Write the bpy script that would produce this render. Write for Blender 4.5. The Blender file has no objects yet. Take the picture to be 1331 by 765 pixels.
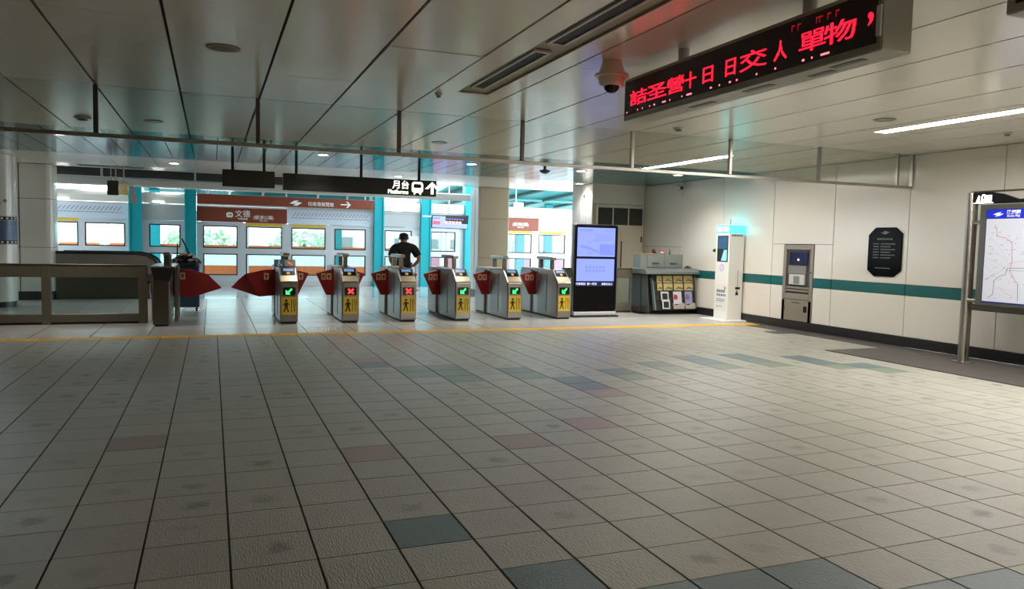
import bpy, bmesh, math, random
from mathutils import Vector, Matrix
random.seed(7)
S = bpy.context.scene
COL = S.collection
PI = math.pi

# ------------------------------------------------------------------ camera
FPX, W_PX = 989.04, 1331.0
yaw, pit, rol = 0.376723545, -0.0672079277, 0.0226321596
fw = Vector((math.sin(yaw)*math.cos(pit), math.cos(yaw)*math.cos(pit), math.sin(pit)))
rt = Vector((math.cos(yaw), -math.sin(yaw), 0)); up = rt.cross(fw)
r2 = rt*math.cos(rol) + up*math.sin(rol); u2 = -rt*math.sin(rol) + up*math.cos(rol)
cd = bpy.data.cameras.new('camera'); cam = bpy.data.objects.new('camera', cd); COL.objects.link(cam)
cd.sensor_fit = 'HORIZONTAL'; cd.sensor_width = 36.0; cd.lens = 36.0*FPX/W_PX
cd.clip_start = 0.05; cd.clip_end = 300
M = Matrix.Identity(4)
for i in range(3):
    M[i][0] = r2[i]; M[i][1] = u2[i]; M[i][2] = -fw[i]
M[2][3] = 1.6
cam.matrix_world = M
S.camera = cam

# ------------------------------------------------------------------ world, exposure
SKY_STRENGTH = 3.6
STRIP_POWER = 52.0
DOWN_POWER = 20.0
SPOT_W = 110.0
wd = bpy.data.worlds.new('sky'); S.world = wd; wd.use_nodes = True
bgn = wd.node_tree.nodes['Background']
bgn.inputs[0].default_value = (0.82, 0.93, 1.0, 1); bgn.inputs[1].default_value = SKY_STRENGTH
S.view_settings.view_transform = 'Standard'; S.view_settings.look = 'None'
S.view_settings.exposure = 0.65; S.view_settings.gamma = 1.0; S.view_settings.use_curve_mapping = False
try:
    S.cycles.use_denoising = True
    S.cycles.max_bounces = 10; S.cycles.diffuse_bounces = 5; S.cycles.glossy_bounces = 5
    S.cycles.transparent_max_bounces = 16; S.cycles.transmission_bounces = 6
    S.cycles.sample_clamp_indirect = 8.0; S.cycles.caustics_reflective = False; S.cycles.caustics_refractive = False
except Exception:
    pass

# ------------------------------------------------------------------ materials
def lin(c):
    return tuple(((v/255.0)/12.92 if v/255.0 <= 0.04045 else ((v/255.0+0.055)/1.055)**2.4) for v in c)
MATS = {}
def mat(name, rgb, rough=0.5, metal=0.0, var=0.06, scale=6.0, bump=0.0, bscale=60.0, emit=None, power=0.0, spec=0.5, stretch=None, coat=0.0, isl=0.0, stain=0.0):
    if name in MATS: return MATS[name]
    m = bpy.data.materials.new(name); m.use_nodes = True; nt = m.node_tree; N = nt.nodes; L = nt.links
    b = N['Principled BSDF']; c = lin(rgb)
    b.inputs['Roughness'].default_value = rough; b.inputs['Metallic'].default_value = metal
    b.inputs['Specular IOR Level'].default_value = spec
    if coat: b.inputs['Coat Weight'].default_value = coat; b.inputs['Coat Roughness'].default_value = 0.08
    tc = N.new('ShaderNodeTexCoord'); mp = N.new('ShaderNodeMapping'); L.new(tc.outputs['Object'], mp.inputs['Vector'])
    if stretch: mp.inputs['Scale'].default_value = stretch
    nz = N.new('ShaderNodeTexNoise'); nz.inputs['Scale'].default_value = scale; nz.inputs['Detail'].default_value = 4
    L.new(mp.outputs['Vector'], nz.inputs['Vector'])
    mx = N.new('ShaderNodeMix'); mx.data_type = 'RGBA'
    mx.inputs[6].default_value = tuple(max(0, v*(1-var)) for v in c)+(1,); mx.inputs[7].default_value = tuple(min(1, v*(1+var)) for v in c)+(1,)
    L.new(nz.outputs['Fac'], mx.inputs[0])
    col_out = mx.outputs[2]
    if isl:
        oi = N.new('ShaderNodeObjectInfo'); ge = N.new('ShaderNodeNewGeometry')
        ad = N.new('ShaderNodeMath'); ad.operation = 'ADD'; L.new(oi.outputs['Random'], ad.inputs[0]); L.new(ge.outputs['Random Per Island'], ad.inputs[1])
        fr = N.new('ShaderNodeMath'); fr.operation = 'FRACT'; L.new(ad.outputs[0], fr.inputs[0])
        mr = N.new('ShaderNodeMapRange'); mr.inputs['To Min'].default_value = 1-isl; mr.inputs['To Max'].default_value = 1+isl
        L.new(fr.outputs[0], mr.inputs['Value'])
        hs = N.new('ShaderNodeHueSaturation'); L.new(mr.outputs[0], hs.inputs['Value']); L.new(col_out, hs.inputs['Color']); col_out = hs.outputs[0]
    if stain:
        ge2 = N.new('ShaderNodeNewGeometry'); sb = N.new('ShaderNodeVectorMath'); sb.operation = 'SUBTRACT'; sb.inputs[1].default_value = (0.08, 3.803, 0)
        dv = N.new('ShaderNodeVectorMath'); dv.operation = 'DIVIDE'; dv.inputs[1].default_value = (0.4115, 0.404, 1)
        fl = N.new('ShaderNodeVectorMath'); fl.operation = 'FLOOR'; fc = N.new('ShaderNodeVectorMath'); fc.operation = 'FRACTION'
        L.new(ge2.outputs['Position'], sb.inputs[0]); L.new(sb.outputs[0], dv.inputs[0]); L.new(dv.outputs[0], fl.inputs[0]); L.new(dv.outputs[0], fc.inputs[0])
        wn = N.new('ShaderNodeTexWhiteNoise'); wn.noise_dimensions = '2D'; L.new(fl.outputs[0], wn.inputs['Vector'])
        ds = N.new('ShaderNodeVectorMath'); ds.operation = 'DISTANCE'; L.new(fc.outputs[0], ds.inputs[0])
        of = N.new('ShaderNodeVectorMath'); of.operation = 'MULTIPLY_ADD'; of.inputs[1].default_value = (.2, .2, 0); of.inputs[2].default_value = (.4, .4, 0); L.new(wn.outputs['Color'], of.inputs[0]); L.new(of.outputs[0], ds.inputs[1])
        ns = N.new('ShaderNodeTexNoise'); ns.inputs['Scale'].default_value = 14; L.new(ge2.outputs['Position'], ns.inputs['Vector'])
        na = N.new('ShaderNodeMath'); na.operation = 'MULTIPLY_ADD'; na.inputs[1].default_value = .35; L.new(ns.outputs['Fac'], na.inputs[0]); L.new(ds.outputs['Value'], na.inputs[2])
        sm_ = N.new('ShaderNodeMapRange'); sm_.interpolation_type = 'SMOOTHSTEP'; sm_.inputs['From Min'].default_value = .42; sm_.inputs['From Max'].default_value = .24; sm_.inputs['To Max'].default_value = stain; L.new(na.outputs[0], sm_.inputs['Value'])
        pw_ = N.new('ShaderNodeMath'); pw_.operation = 'POWER'; pw_.inputs[1].default_value = 1.0; L.new(wn.outputs['Value'], pw_.inputs[0])
        mu = N.new('ShaderNodeMath'); mu.operation = 'MULTIPLY'; L.new(sm_.outputs[0], mu.inputs[0]); L.new(pw_.outputs[0], mu.inputs[1])
        mk = N.new('ShaderNodeMix'); mk.data_type = 'RGBA'; mk.inputs[7].default_value = tuple(v*.42 for v in c)+(1,); L.new(mu.outputs[0], mk.inputs[0]); L.new(col_out, mk.inputs[6]); col_out = mk.outputs[2]
    L.new(col_out, b.inputs['Base Color'])
    if bump:
        n2 = N.new('ShaderNodeTexNoise'); n2.inputs['Scale'].default_value = bscale; n2.inputs['Detail'].default_value = 3
        L.new(mp.outputs['Vector'], n2.inputs['Vector'])
        bp = N.new('ShaderNodeBump'); bp.inputs['Strength'].default_value = bump; bp.inputs['Distance'].default_value = 0.01
        L.new(n2.outputs['Fac'], bp.inputs['Height']); L.new(bp.outputs['Normal'], b.inputs['Normal'])
    if emit is not None:
        b.inputs['Emission Color'].default_value = lin(emit)+(1,); b.inputs['Emission Strength'].default_value = power
    MATS[name] = m
    return m
def glassmat(name, tint=(235, 245, 245), refl=1.0, dim=1.0):
    if name in MATS: return MATS[name]
    m = bpy.data.materials.new(name); m.use_nodes = True; nt = m.node_tree; N = nt.nodes; L = nt.links
    for n in list(N): N.remove(n)
    o = N.new('ShaderNodeOutputMaterial'); t = N.new('ShaderNodeBsdfTransparent'); g = N.new('ShaderNodeBsdfGlossy')
    g.inputs['Roughness'].default_value = 0.03
    t.inputs['Color'].default_value = tuple(v*dim for v in lin(tint))+(1,)
    lw = N.new('ShaderNodeLayerWeight'); lw.inputs['Blend'].default_value = 0.5
    pw = N.new('ShaderNodeMath'); pw.operation = 'POWER'; pw.inputs[1].default_value = 5.0; L.new(lw.outputs['Facing'], pw.inputs[0])
    mm = N.new('ShaderNodeMath'); mm.operation = 'MULTIPLY_ADD'; mm.inputs[1].default_value = 0.9*refl; mm.inputs[2].default_value = 0.035*refl; L.new(pw.outputs[0], mm.inputs[0])
    mx = N.new('ShaderNodeMixShader'); L.new(mm.outputs[0], mx.inputs[0]); L.new(t.outputs[0], mx.inputs[1]); L.new(g.outputs[0], mx.inputs[2])
    L.new(mx.outputs[0], o.inputs['Surface'])
    MATS[name] = m
    return m

T_BEIGE = mat('tile_beige', (162, 161, 151), 0.36, var=0.08, scale=5, bump=0.6, bscale=38, stretch=(3.0, 0.6, 1), isl=0.05, stain=0.9)
T_BLUE = mat('tile_slate_blue', (96, 114, 118), 0.38, var=0.10, scale=6, bump=0.35, bscale=45, stretch=(3.0, 0.7, 1), isl=0.05)
T_GREEN = mat('tile_sage', (114, 128, 112), 0.38, var=0.10, scale=6, bump=0.35, bscale=45, stretch=(3.0, 0.7, 1), isl=0.05)
T_RED = mat('tile_dusty_red', (150, 128, 122), 0.38, var=0.08, scale=6, bump=0.35, bscale=45, stretch=(3.0, 0.7, 1), isl=0.05)
T_YEL = mat('tile_yellow', (226, 170, 50), 0.5, var=0.12, scale=9, bump=0.2, isl=0.08)
T_PALE = mat('tile_pale', (188, 186, 182), 0.24, var=0.06, scale=3, bump=0.08, bscale=20, isl=0.03)
GROUT = mat('grout', (52, 48, 42), 0.8, var=0.15, scale=20)
STONE = mat('dark_stone', (74, 70, 68), 0.5, var=0.12, scale=14, bump=0.1)
PLATF = mat('platform_granite', (186, 188, 186), 0.16, var=0.12, scale=30, coat=0.3)
CEILM = mat('ceiling_metal', (230, 224, 212), 0.19, 0.0, var=0.03, scale=1.2, spec=0.75, bump=0.02, bscale=3, stretch=(.4, 4, 1), isl=0.025)
CEILT = mat('ceiling_teal', (40, 104, 108), 0.14, var=0.05, scale=3, spec=0.1, isl=0.12)
CEILW = mat('ceiling_white', (200, 196, 188), 0.14, var=0.03, scale=2, spec=0.75, isl=0.02)
SEAM = mat('seam_dark', (44, 40, 34), 0.7)
WALLM = mat('wall_enamel', (226, 222, 213), 0.16, var=0.02, scale=1.5, spec=0.55, isl=0.015)
WALLD = mat('wall_enamel_plain', (192, 184, 168), 0.3, var=0.03, scale=2)
STRIPE = mat('stripe_teal', (28, 96, 96), 0.2, var=0.04)
BLACKB = mat('baseboard_black', (34, 33, 34), 0.35, var=0.1)
STEEL = mat('brushed_steel', (176, 172, 164), 0.3, 1.0, var=0.08, scale=20, bump=0.05, bscale=120, stretch=(1, 1, 8))
STEELD = mat('dark_steel', (110, 104, 94), 0.34, 1.0, var=0.1, scale=20)
STEELG = mat('gate_steel', (146, 143, 136), 0.28, 0.92, var=0.08, scale=16)
CHROME = mat('chrome', (205, 203, 198), 0.12, 1.0, var=0.03)
FENCEM = mat('fence_metal', (108, 103, 90), 0.4, 0.3, var=0.1, scale=10)
DGREY = mat('dark_grey', (62, 60, 54), 0.45, var=0.08)
GREY = mat('mid_grey', (128, 128, 126), 0.45, var=0.06)
LGREY = mat('light_grey', (196, 198, 198), 0.4, var=0.05)
WHITE = mat('white_paint', (232, 232, 228), 0.35, var=0.03)
CREAM = mat('cream_paint', (226, 214, 192), 0.4, var=0.03)
BLACK = mat('black_gloss', (14, 14, 16), 0.2, var=0.1)
BLACKM = mat('black_matte', (24, 23, 22), 0.6, var=0.1)
SIGNB = mat('sign_black', (30, 29, 24), 0.4, var=0.05)
WINGR = mat('wing_red', (136, 24, 24), 0.42, var=0.06)
TEALC = mat('teal_paint', (14, 158, 168), 0.35, var=0.05)
TEALD = mat('teal_deep', (22, 120, 126), 0.4, var=0.06)
BROWN = mat('sign_brown', (124, 58, 38), 0.4, var=0.05)
YELLOW = mat('yellow_print', (222, 186, 44), 0.5, var=0.08)
ORANGE = mat('orange_paint', (232, 120, 60), 0.5)
PINK = mat('pink_paint', (222, 150, 170), 0.5)
PSDF = mat('door_frame_grey', (206, 213, 218), 0.38, 0.2, var=0.03)
PSDH = mat('door_housing', (214, 210, 200), 0.4, var=0.03)
PSDP = mat('door_panel_grey', (170, 176, 176), 0.45, var=0.03)
ROUTE = mat('route_strip', (200, 210, 222), 0.45, var=0.03)
GLASS = glassmat('clear_glass')
GLASSC = glassmat('curtain_glass', (238, 240, 236), 1.0, 0.97)
RUBBER = mat('rubber_black', (22, 22, 24), 0.55)
PRINTW = mat('print_white', (238, 238, 232), 0.5, emit=(255, 255, 245), power=0.0)
PRINTK = mat('print_black', (20, 20, 20), 0.5)
PRINTG = mat('print_grey', (120, 124, 130), 0.6)
SIGNLIT = mat('sign_lit_white', (250, 250, 240), 0.5, emit=(255, 252, 235), power=1.1)
LEDRED = mat('led_red', (255, 30, 50), 0.5, emit=(255, 22, 48), power=1.5)
LEDREDB = mat('led_red_bright', (255, 80, 90), 0.5, emit=(255, 110, 120), power=1.6)
LEDGRN = mat('led_green', (40, 255, 90), 0.5, emit=(40, 255, 90), power=3.0)
LEDX = mat('led_cross', (255, 40, 40), 0.5, emit=(255, 36, 36), power=3.0)
SCRBLUE = mat('screen_blue', (20, 24, 60), 0.3, emit=(140, 156, 255), power=0.85, var=0.05)
SCRDIM = mat('screen_blue_print', (20, 24, 60), 0.3, emit=(122, 138, 240), power=0.83)
SCRTXT = mat('screen_text', (200, 205, 230), 0.4, emit=(225, 230, 255), power=0.8)
SCRNAVY = mat('screen_navy', (12, 14, 40), 0.3, emit=(24, 26, 70), power=0.6)
CYAN = mat('cyan_light', (120, 240, 250), 0.3, emit=(30, 205, 225), power=2.2)
CYANW = mat('cyan_white_light', (200, 250, 255), 0.3, emit=(150, 250, 255), power=3.0)
LAMPM = mat('lamp_diffuser', (255, 255, 250), 0.5, emit=(255, 250, 242), power=STRIP_POWER)
DOWNM = mat('downlight_diffuser', (255, 255, 250), 0.5, emit=(255, 240, 214), power=DOWN_POWER)
TUBEM = mat('platform_tube', (255, 255, 250), 0.5, emit=(244, 252, 255), power=9.0)
SKIN = mat('skin', (178, 128, 100), 0.5, var=0.05)
HAIR = mat('hair_black', (16, 14, 14), 0.55, var=0.2, bump=0.3, bscale=80)
SHIRT = mat('shirt_black', (15, 15, 18), 0.8, var=0.15, bump=0.2, bscale=30)
TROUS = mat('trousers_dark', (34, 34, 42), 0.8, var=0.1)

# ------------------------------------------------------------------ geometry helpers
class MB:
    def __init__(s): s.v = []; s.f = []
    def box(s, x0, x1, y0, y1, z0, z1):
        n = len(s.v)
        s.v += [(x0,y0,z0),(x1,y0,z0),(x1,y1,z0),(x0,y1,z0),(x0,y0,z1),(x1,y0,z1),(x1,y1,z1),(x0,y1,z1)]
        s.f += [tuple(n+i for i in q) for q in ((3,2,1,0),(4,5,6,7),(0,1,5,4),(1,2,6,5),(2,3,7,6),(3,0,4,7))]
        return s
    def prism(s, pts, d):               # pts: planar loop of 3D points, d: extrusion vector
        n = len(s.v); k = len(pts); d = Vector(d)
        nr = Vector((0,0,0)); P = [Vector(p) for p in pts]
        for i in range(k): nr += P[i].cross(P[(i+1) % k])
        if nr.dot(d) > 0: P.reverse()
        s.v += [tuple(p) for p in P] + [tuple(p+d) for p in P]
        s.f.append(tuple(range(n, n+k))); s.f.append(tuple(range(n+2*k-1, n+k-1, -1)))
        for i in range(k):
            j = (i+1) % k
            s.f.append((n+i, n+k+i, n+k+j, n+j))
        return s
    def tube(s, a, b, r, seg=10, rb=None, cap=True):
        a = Vector(a); b = Vector(b); d = (b-a).normalized(); rb = r if rb is None else rb
        h = Vector((0,0,1)) if abs(d.z) < 0.9 else Vector((1,0,0))
        u = d.cross(h).normalized(); w = d.cross(u); n = len(s.v)
        for c, q in ((a, r), (b, rb)):
            for i in range(seg):
                t = 2*PI*i/seg; s.v.append(tuple(c + u*(q*math.cos(t)) + w*(q*math.sin(t))))
        for i in range(seg):
            j = (i+1) % seg; s.f.append((n+i, n+j, n+seg+j, n+seg+i))
        if cap: s.f.append(tuple(range(n+seg-1, n-1, -1))); s.f.append(tuple(range(n+seg, n+2*seg)))
        return s
    def lathe(s, c, prof, seg=24, axis='z'):   # prof: list of (r, h)
        n = len(s.v); k = len(prof); c = Vector(c)
        for (r, h) in prof:
            for i in range(seg):
                t = 2*PI*i/seg; a, b = r*math.cos(t), r*math.sin(t)
                s.v.append(tuple(c + (Vector((a,b,h)) if axis == 'z' else Vector((h,a,b)) if axis == 'x' else Vector((a,h,b)))))
        for q in range(k-1):
            for i in range(seg):
                j = (i+1) % seg
                s.f.append((n+q*seg+i, n+q*seg+j, n+(q+1)*seg+j, n+(q+1)*seg+i))
        s.f.append(tuple(n+i for i in range(seg-1, -1, -1))); s.f.append(tuple(n+(k-1)*seg+i for i in range(seg)))
        return s
    def path(s, pts, r, seg=8):
        for i in range(len(pts)-1): s.tube(pts[i], pts[i+1], r, seg)
        return s
    def mesh(s, name, origin, bevel=0.0, bseg=1, smooth=False, fixn=False):
        o = Vector(origin); me = bpy.data.meshes.new(name)
        me.from_pydata([tuple(Vector(p)-o) for p in s.v], [], s.f)
        if bevel or fixn:
            bm = bmesh.new(); bm.from_mesh(me)
            if fixn: bmesh.ops.recalc_face_normals(bm, faces=bm.faces)
            if bevel:
                es = [e for e in bm.edges if len(e.link_faces) == 2 and e.calc_face_angle(0) > 0.5]
                bmesh.ops.bevel(bm, geom=es, offset=bevel, segments=bseg, affect='EDGES', profile=0.5, clamp_overlap=True)
            bm.to_mesh(me); bm.free()
        me.update()
        if smooth:
            for p in me.polygons: p.use_smooth = True
            me.set_sharp_from_angle(angle=0.7)
        return me
    def build(s, name, m, parent=None, bevel=0.0, bseg=1, smooth=False, origin=None, fixn=False):
        if parent is not None: org = WORLD[parent.name]
        elif origin is not None: org = Vector(origin)
        else: org = Vector((0,0,0))
        me = s.mesh(name, org, bevel, bseg, smooth, fixn); me.materials.append(m)
        o = bpy.data.objects.new(name, me); COL.objects.link(o)
        if parent is not None: o.parent = parent; WORLD[o.name] = org
        else: o.location = org; WORLD[o.name] = org
        return o
WORLD = {}
def tag(o, label=None, cat=None, group=None, kind=None):
    if label: o['label'] = label
    if cat: o['category'] = cat
    if group: o['group'] = group
    if kind: o['kind'] = kind
    return o
def thing(name, loc, label, cat, group=None):
    o = bpy.data.objects.new(name, None); COL.objects.link(o); o.location = loc; o.empty_display_size = 0.1
    WORLD[o.name] = Vector(loc)
    return tag(o, label, cat, group)
def struct(o): o['kind'] = 'structure'; return o
def copy_tree(o, parent=None, skip=()):
    c = o.copy(); COL.objects.link(c); c.parent = parent
    WORLD[c.name] = WORLD[o.name].copy()
    for ch in list(o.children):
        if ch.name.split('.')[0] in skip: continue
        copy_tree(ch, c, skip)
    return c
def text(body, size, origin, u, v, m, parent, name='lettering', depth=0.002, align='CENTER', sx=1.0, bold=0.0):
    """flat lettering whose baseline centre sits at origin, reading along u with up v"""
    cu = bpy.data.curves.new('t', 'FONT'); cu.body = body; cu.size = size; cu.align_x = align; cu.align_y = 'BOTTOM_BASELINE'
    cu.extrude = depth; cu.offset = bold; cu.resolution_u = 2
    t = bpy.data.objects.new('t', cu); COL.objects.link(t)
    dg = bpy.context.evaluated_depsgraph_get(); me = bpy.data.meshes.new_from_object(t.evaluated_get(dg))
    bpy.data.objects.remove(t); bpy.data.curves.remove(cu)
    u = Vector(u).normalized(); v = Vector(v).normalized(); n = u.cross(v); org = WORLD[parent.name]; o0 = Vector(origin)
    for p in me.vertices:
        c = p.co.copy(); p.co = o0 + u*c.x*sx + v*c.y + n*c.z - org
    me.materials.clear(); me.materials.append(m); me.name = name
    o = bpy.data.objects.new(name, me); COL.objects.link(o); o.parent = parent; WORLD[o.name] = org
    return o
class Plane:
    """flat print on a surface: coordinates (a, b) along u, v from an origin, n is outward"""
    def __init__(s, o, u, v, d=0.002): s.o = Vector(o); s.u = Vector(u).normalized(); s.v = Vector(v).normalized(); s.n = s.u.cross(s.v); s.d = d
    def p(s, a, b, h=0.0): return s.o + s.u*a + s.v*b + s.n*h
    def poly(s, mb, pts): mb.prism([s.p(a, b) for a, b in pts], s.n*s.d); return mb
    def rect(s, mb, a0, a1, b0, b1): return s.poly(mb, [(a0,b0),(a1,b0),(a1,b1),(a0,b1)])
    def line(s, mb, pts, w):
        for (a0,b0),(a1,b1) in zip(pts[:-1], pts[1:]):
            d = math.hypot(a1-a0, b1-b0) or 1e-6; q, r = -(b1-b0)/d*w/2, (a1-a0)/d*w/2
            s.poly(mb, [(a0+q,b0+r),(a1+q,b1+r),(a1-q,b1-r),(a0-q,b0-r)])
        return mb
    def disc(s, mb, a, b, r, k=16): return s.poly(mb, [(a+r*math.cos(2*PI*i/k), b+r*math.sin(2*PI*i/k)) for i in range(k)])
    def dashes(s, mb, a0, a1, b, h, rnd, lo=0.02, hi=0.05, gap=0.012):
        a = a0
        while a < a1-lo*0.5:
            w = min(rnd.uniform(lo, hi), a1-a); s.rect(mb, a, a+w, b, b+h); a += w+gap
        return mb
XP, YP, ZP = Vector((1,0,0)), Vector((0,1,0)), Vector((0,0,1))

# ------------------------------------------------------------------ the setting: floor
TX, TY, X0, Y0 = 0.4115, 0.404, 0.08, 3.803
WX = 10.95      # right wall
floor = struct(MB().box(-7.5, WX, -6.0, 21.1, -0.06, -0.007).build('floor', GROUT))
blue = {(2,0),(3,-2),(4,-3),(5,-3),(6,-3),(7,-4),(8,-4),(9,-5),(8,12),(9,10),(9,9),(11,11),(13,12),(15,13),(15,12),(17,13),(17,12),(19,12),(19,11),(20,10),(4,14)}
green = {(5,13),(6,13),(6,12),(6,11),(5,12),(8,11),(11,10),(13,11),(15,11),(17,11),(20,9),(19,10)}
red = {(9,8),(7,5),(5,4),(2,4),(4,15),(-2,6)}
def kind_of(c): return 1 if c in blue else 2 if c in green else 3 if c in red else 0
TM = [T_BEIGE, T_BLUE, T_GREEN, T_RED]
g = 0.0058
def tile_mesh(m):
    me = MB().box(g, TX-g, g*.7, TY-g*.7, -0.012, 0.0).mesh('tile', (0,0,0), bevel=0.0015); me.materials.append(m); return me
tmesh = [tile_mesh(m) for m in TM]
cells = []
for i in range(-19, 27):
    for j in range(-23, 22):
        x, y = X0+i*TX, Y0+j*TY
        if x+TX > WX-0.02 or x < -7.5: continue
        if x+TX/2 > 9.2 and y+TY/2 < 9.48: continue
        if x+TX/2 > 10.4 : continue
        if 10.0 < x+TX/2 and 11.5 < y+TY/2 < 12.0: continue
        v = M.inverted() @ Vector((x+TX/2, y+TY/2, 0))
        vis = False
        if v.z < -0.3:
            px = 665.5+FPX*v.x/-v.z; py = 382.5-FPX*v.y/-v.z
            vis = -40 < px < 1371 and 0 < py < 800
        cells.append((0 if vis else 1, v.length, i, j, x, y))
cells.sort()
rest = [MB() for _ in range(4)]
for n, (nv, d, i, j, x, y) in enumerate(cells):
    k = kind_of((i, j))
    if (n < 290 and not nv):
        o = bpy.data.objects.new('tile', tmesh[k]); COL.objects.link(o); o.parent = floor; o.location = (x, y, random.uniform(-0.0006, 0.0004))
    elif y < 12.6:
        rest[k].box(x+g, x+TX-g, y+g/2, y+TY-g/2, -0.012, 0.0)
names = ['beige_tile_field', 'slate_tile_field', 'sage_tile_field', 'red_tile_field']
for k in range(4):
    if rest[k].v: tag(rest[k].build(names[k], TM[k], floor), kind='stuff')
b = MB()                                                   # cut row in front of the yellow line, and its yellow tiles
for i in range(-19, 26):
    x = X0+i*TX
    if x+TX < 10.5: b.box(x+g, x+TX-g, 12.692+.002, 12.95, -0.012, 0)
tag(b.build('cut_tile_row', T_BEIGE, floor), kind='stuff')
me = MB().box(.003, TX-.003, 0, .30, -.012, .0015).mesh('tactile_tile', (0,0,0), bevel=.001); me.materials.append(T_YEL)
for i in range(-10, 26):
    o = bpy.data.objects.new('tactile_tile', me); COL.objects.link(o); o.parent = floor; o.location = (X0+i*TX, 12.955, 0)
b = MB()                                                   # paler tiles through the gate line
for i in range(-9, 14):
    for j in range(0, 10):
        x, y = X0-.2+i*.823, 13.262+j*.808
        if x+.823 < WX+.7: b.box(x+.006, min(x+.817, WX-.02), y+.005, min(y+.803, 21.08), -.012, 0)
tag(b.build('gate_tile_field', T_PALE, floor), kind='stuff')
b = MB()                                                   # dark stone strip along the wall
for j in range(0, 18):
    y = 9.48-(j+1)*.85
    for x in (9.2, 10.05): b.box(x+.002, min(x+.848, 10.948), y+.002, y+.848, -.012, 0.0)
for j in range(4): b.box(10.4, 10.948, 9.482+j*.83, 9.48+(j+1)*.83-.004, -.012, 0.0)
b.box(10.0, 10.398, 11.5, 11.92, -.012, 0)
tag(b.build('dark_stone_strip', STONE, floor), kind='stuff')
b = MB()                                                   # white slanted guide marks
for k in range(9): b.prism([(1.52+k*.062,13.5,.0008),(1.552+k*.062,13.5,.0008),(1.66+k*.055,14.02,.0008),(1.628+k*.055,14.02,.0008)], (0,0,.001))
for k in range(6): b.prism([(-.56+k*.06,17.4,.0008),(-.53+k*.06,17.4,.0008),(-.47+k*.06,18.2,.0008),(-.50+k*.06,18.2,.0008)], (0,0,.001))
tag(b.build('guide_marking', WHITE, floor), kind='stuff')
pf = struct(MB().box(-9, 16, 21.1, 26.75, -.3, -.004).build('floor_platform', PLATF))

# ------------------------------------------------------------------ ceiling
CZ = 3.22
CX0, CP = -1.17, 0.8475
ceil = struct(MB().box(-7.5, 12.2, -6.0, 21.2, CZ+.03, CZ+.5).build('ceiling', SEAM))
def tilted_panel(x0, x1, y0, y1, m, name='ceiling_panel', tilt=0.0015):
    dz = [random.uniform(-tilt, tilt) for _ in range(2)]
    b = MB(); n = 8
    z = CZ
    b.v = [(x0,y0,z+dz[0]),(x1,y0,z+dz[0]),(x1,y1,z+dz[1]),(x0,y1,z+dz[1]),(x0,y0,z+.025),(x1,y0,z+.025),(x1,y1,z+.025),(x0,y1,z+.025)]
    b.f = [(3,2,1,0),(4,5,6,7),(0,1,5,4),(1,2,6,5),(2,3,7,6),(3,0,4,7)]
    return b.build(name, m, ceil)
segs = [(-6,-1.6),(-1.6,2.4),(2.4,6.41),(6.41,8.03),(8.03,9.50),(9.52,13.4)]
SLX = (2.49, 2.83)          # air slot
for k in range(-8, 15):
    x0, x1 = CX0+k*CP+.012, CX0+(k+1)*CP-.012
    if x0 > WX or x1 < -7.5: continue
    x1 = min(x1, WX)
    for (y0, y1) in segs:
        parts = [(x0, x1)]
        if k == 4 and y1 <= 8.03: parts = [(x0, SLX[0]), (SLX[1], x1)]
        for (a, c) in parts:
            # openings for the lamp strips at x 8.36..8.62
            for (p, q) in ([(a, 8.36), (8.62, c)] if (a < 8.4 < c and y1 < 8.0 and y1 <= 6.41) else [(a, c)]):
                if y0 == 6.41 and p < 8.45 < q:
                    tilted_panel(p, 8.36, y0, y1, CEILM, tilt=0); tilted_panel(8.62, q, y0, y1, CEILM, tilt=0); tilted_panel(8.36, 8.62, 7.97, y1, CEILM, tilt=0)
                elif y0 == 9.52 and p < 8.45 < q:
                    tilted_panel(p, 8.36, y0, y1, CEILM, tilt=0); tilted_panel(8.62, q, y0, y1, CEILM, tilt=0)
                    tilted_panel(8.36, 8.62, y0, 11.3, CEILM, tilt=0)
                else:
                    tilted_panel(p, q, y0, y1, CEILM, tilt=(.006 if (k in (2, 3) and y0 == 6.41) else .0015))
for k in range(-15, 29):                                   # glossy teal strips
    x0, x1 = CX0+k*CP/2+.007, CX0+(k+1)*CP/2-.007
    if x0 > WX or x1 < -7.5: continue
    x1 = min(x1, WX)
    if x0 < 8.5 < x1 or (x0 < 8.37 < x1):
        y0 = 14.17
        if x0 < 8.36: tilted_panel(x0, 8.355, 13.41, 14.17, CEILT, tilt=.001)
        if x1 > 8.62: tilted_panel(8.625, x1, 13.41, 14.17, CEILT, tilt=.001)
    else: y0 = 13.41
    tilted_panel(x0, x1, y0, 17.78, CEILT, 'ceiling_slat', tilt=.001)
for k in range(-8, 16):
    x0, x1 = CX0+k*CP+.004, CX0+(k+1)*CP-.004
    if x0 > 12 or x1 < -7.5: continue
    tilted_panel(x0, x1, 17.79, 21.2, CEILW, tilt=.001)

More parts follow.
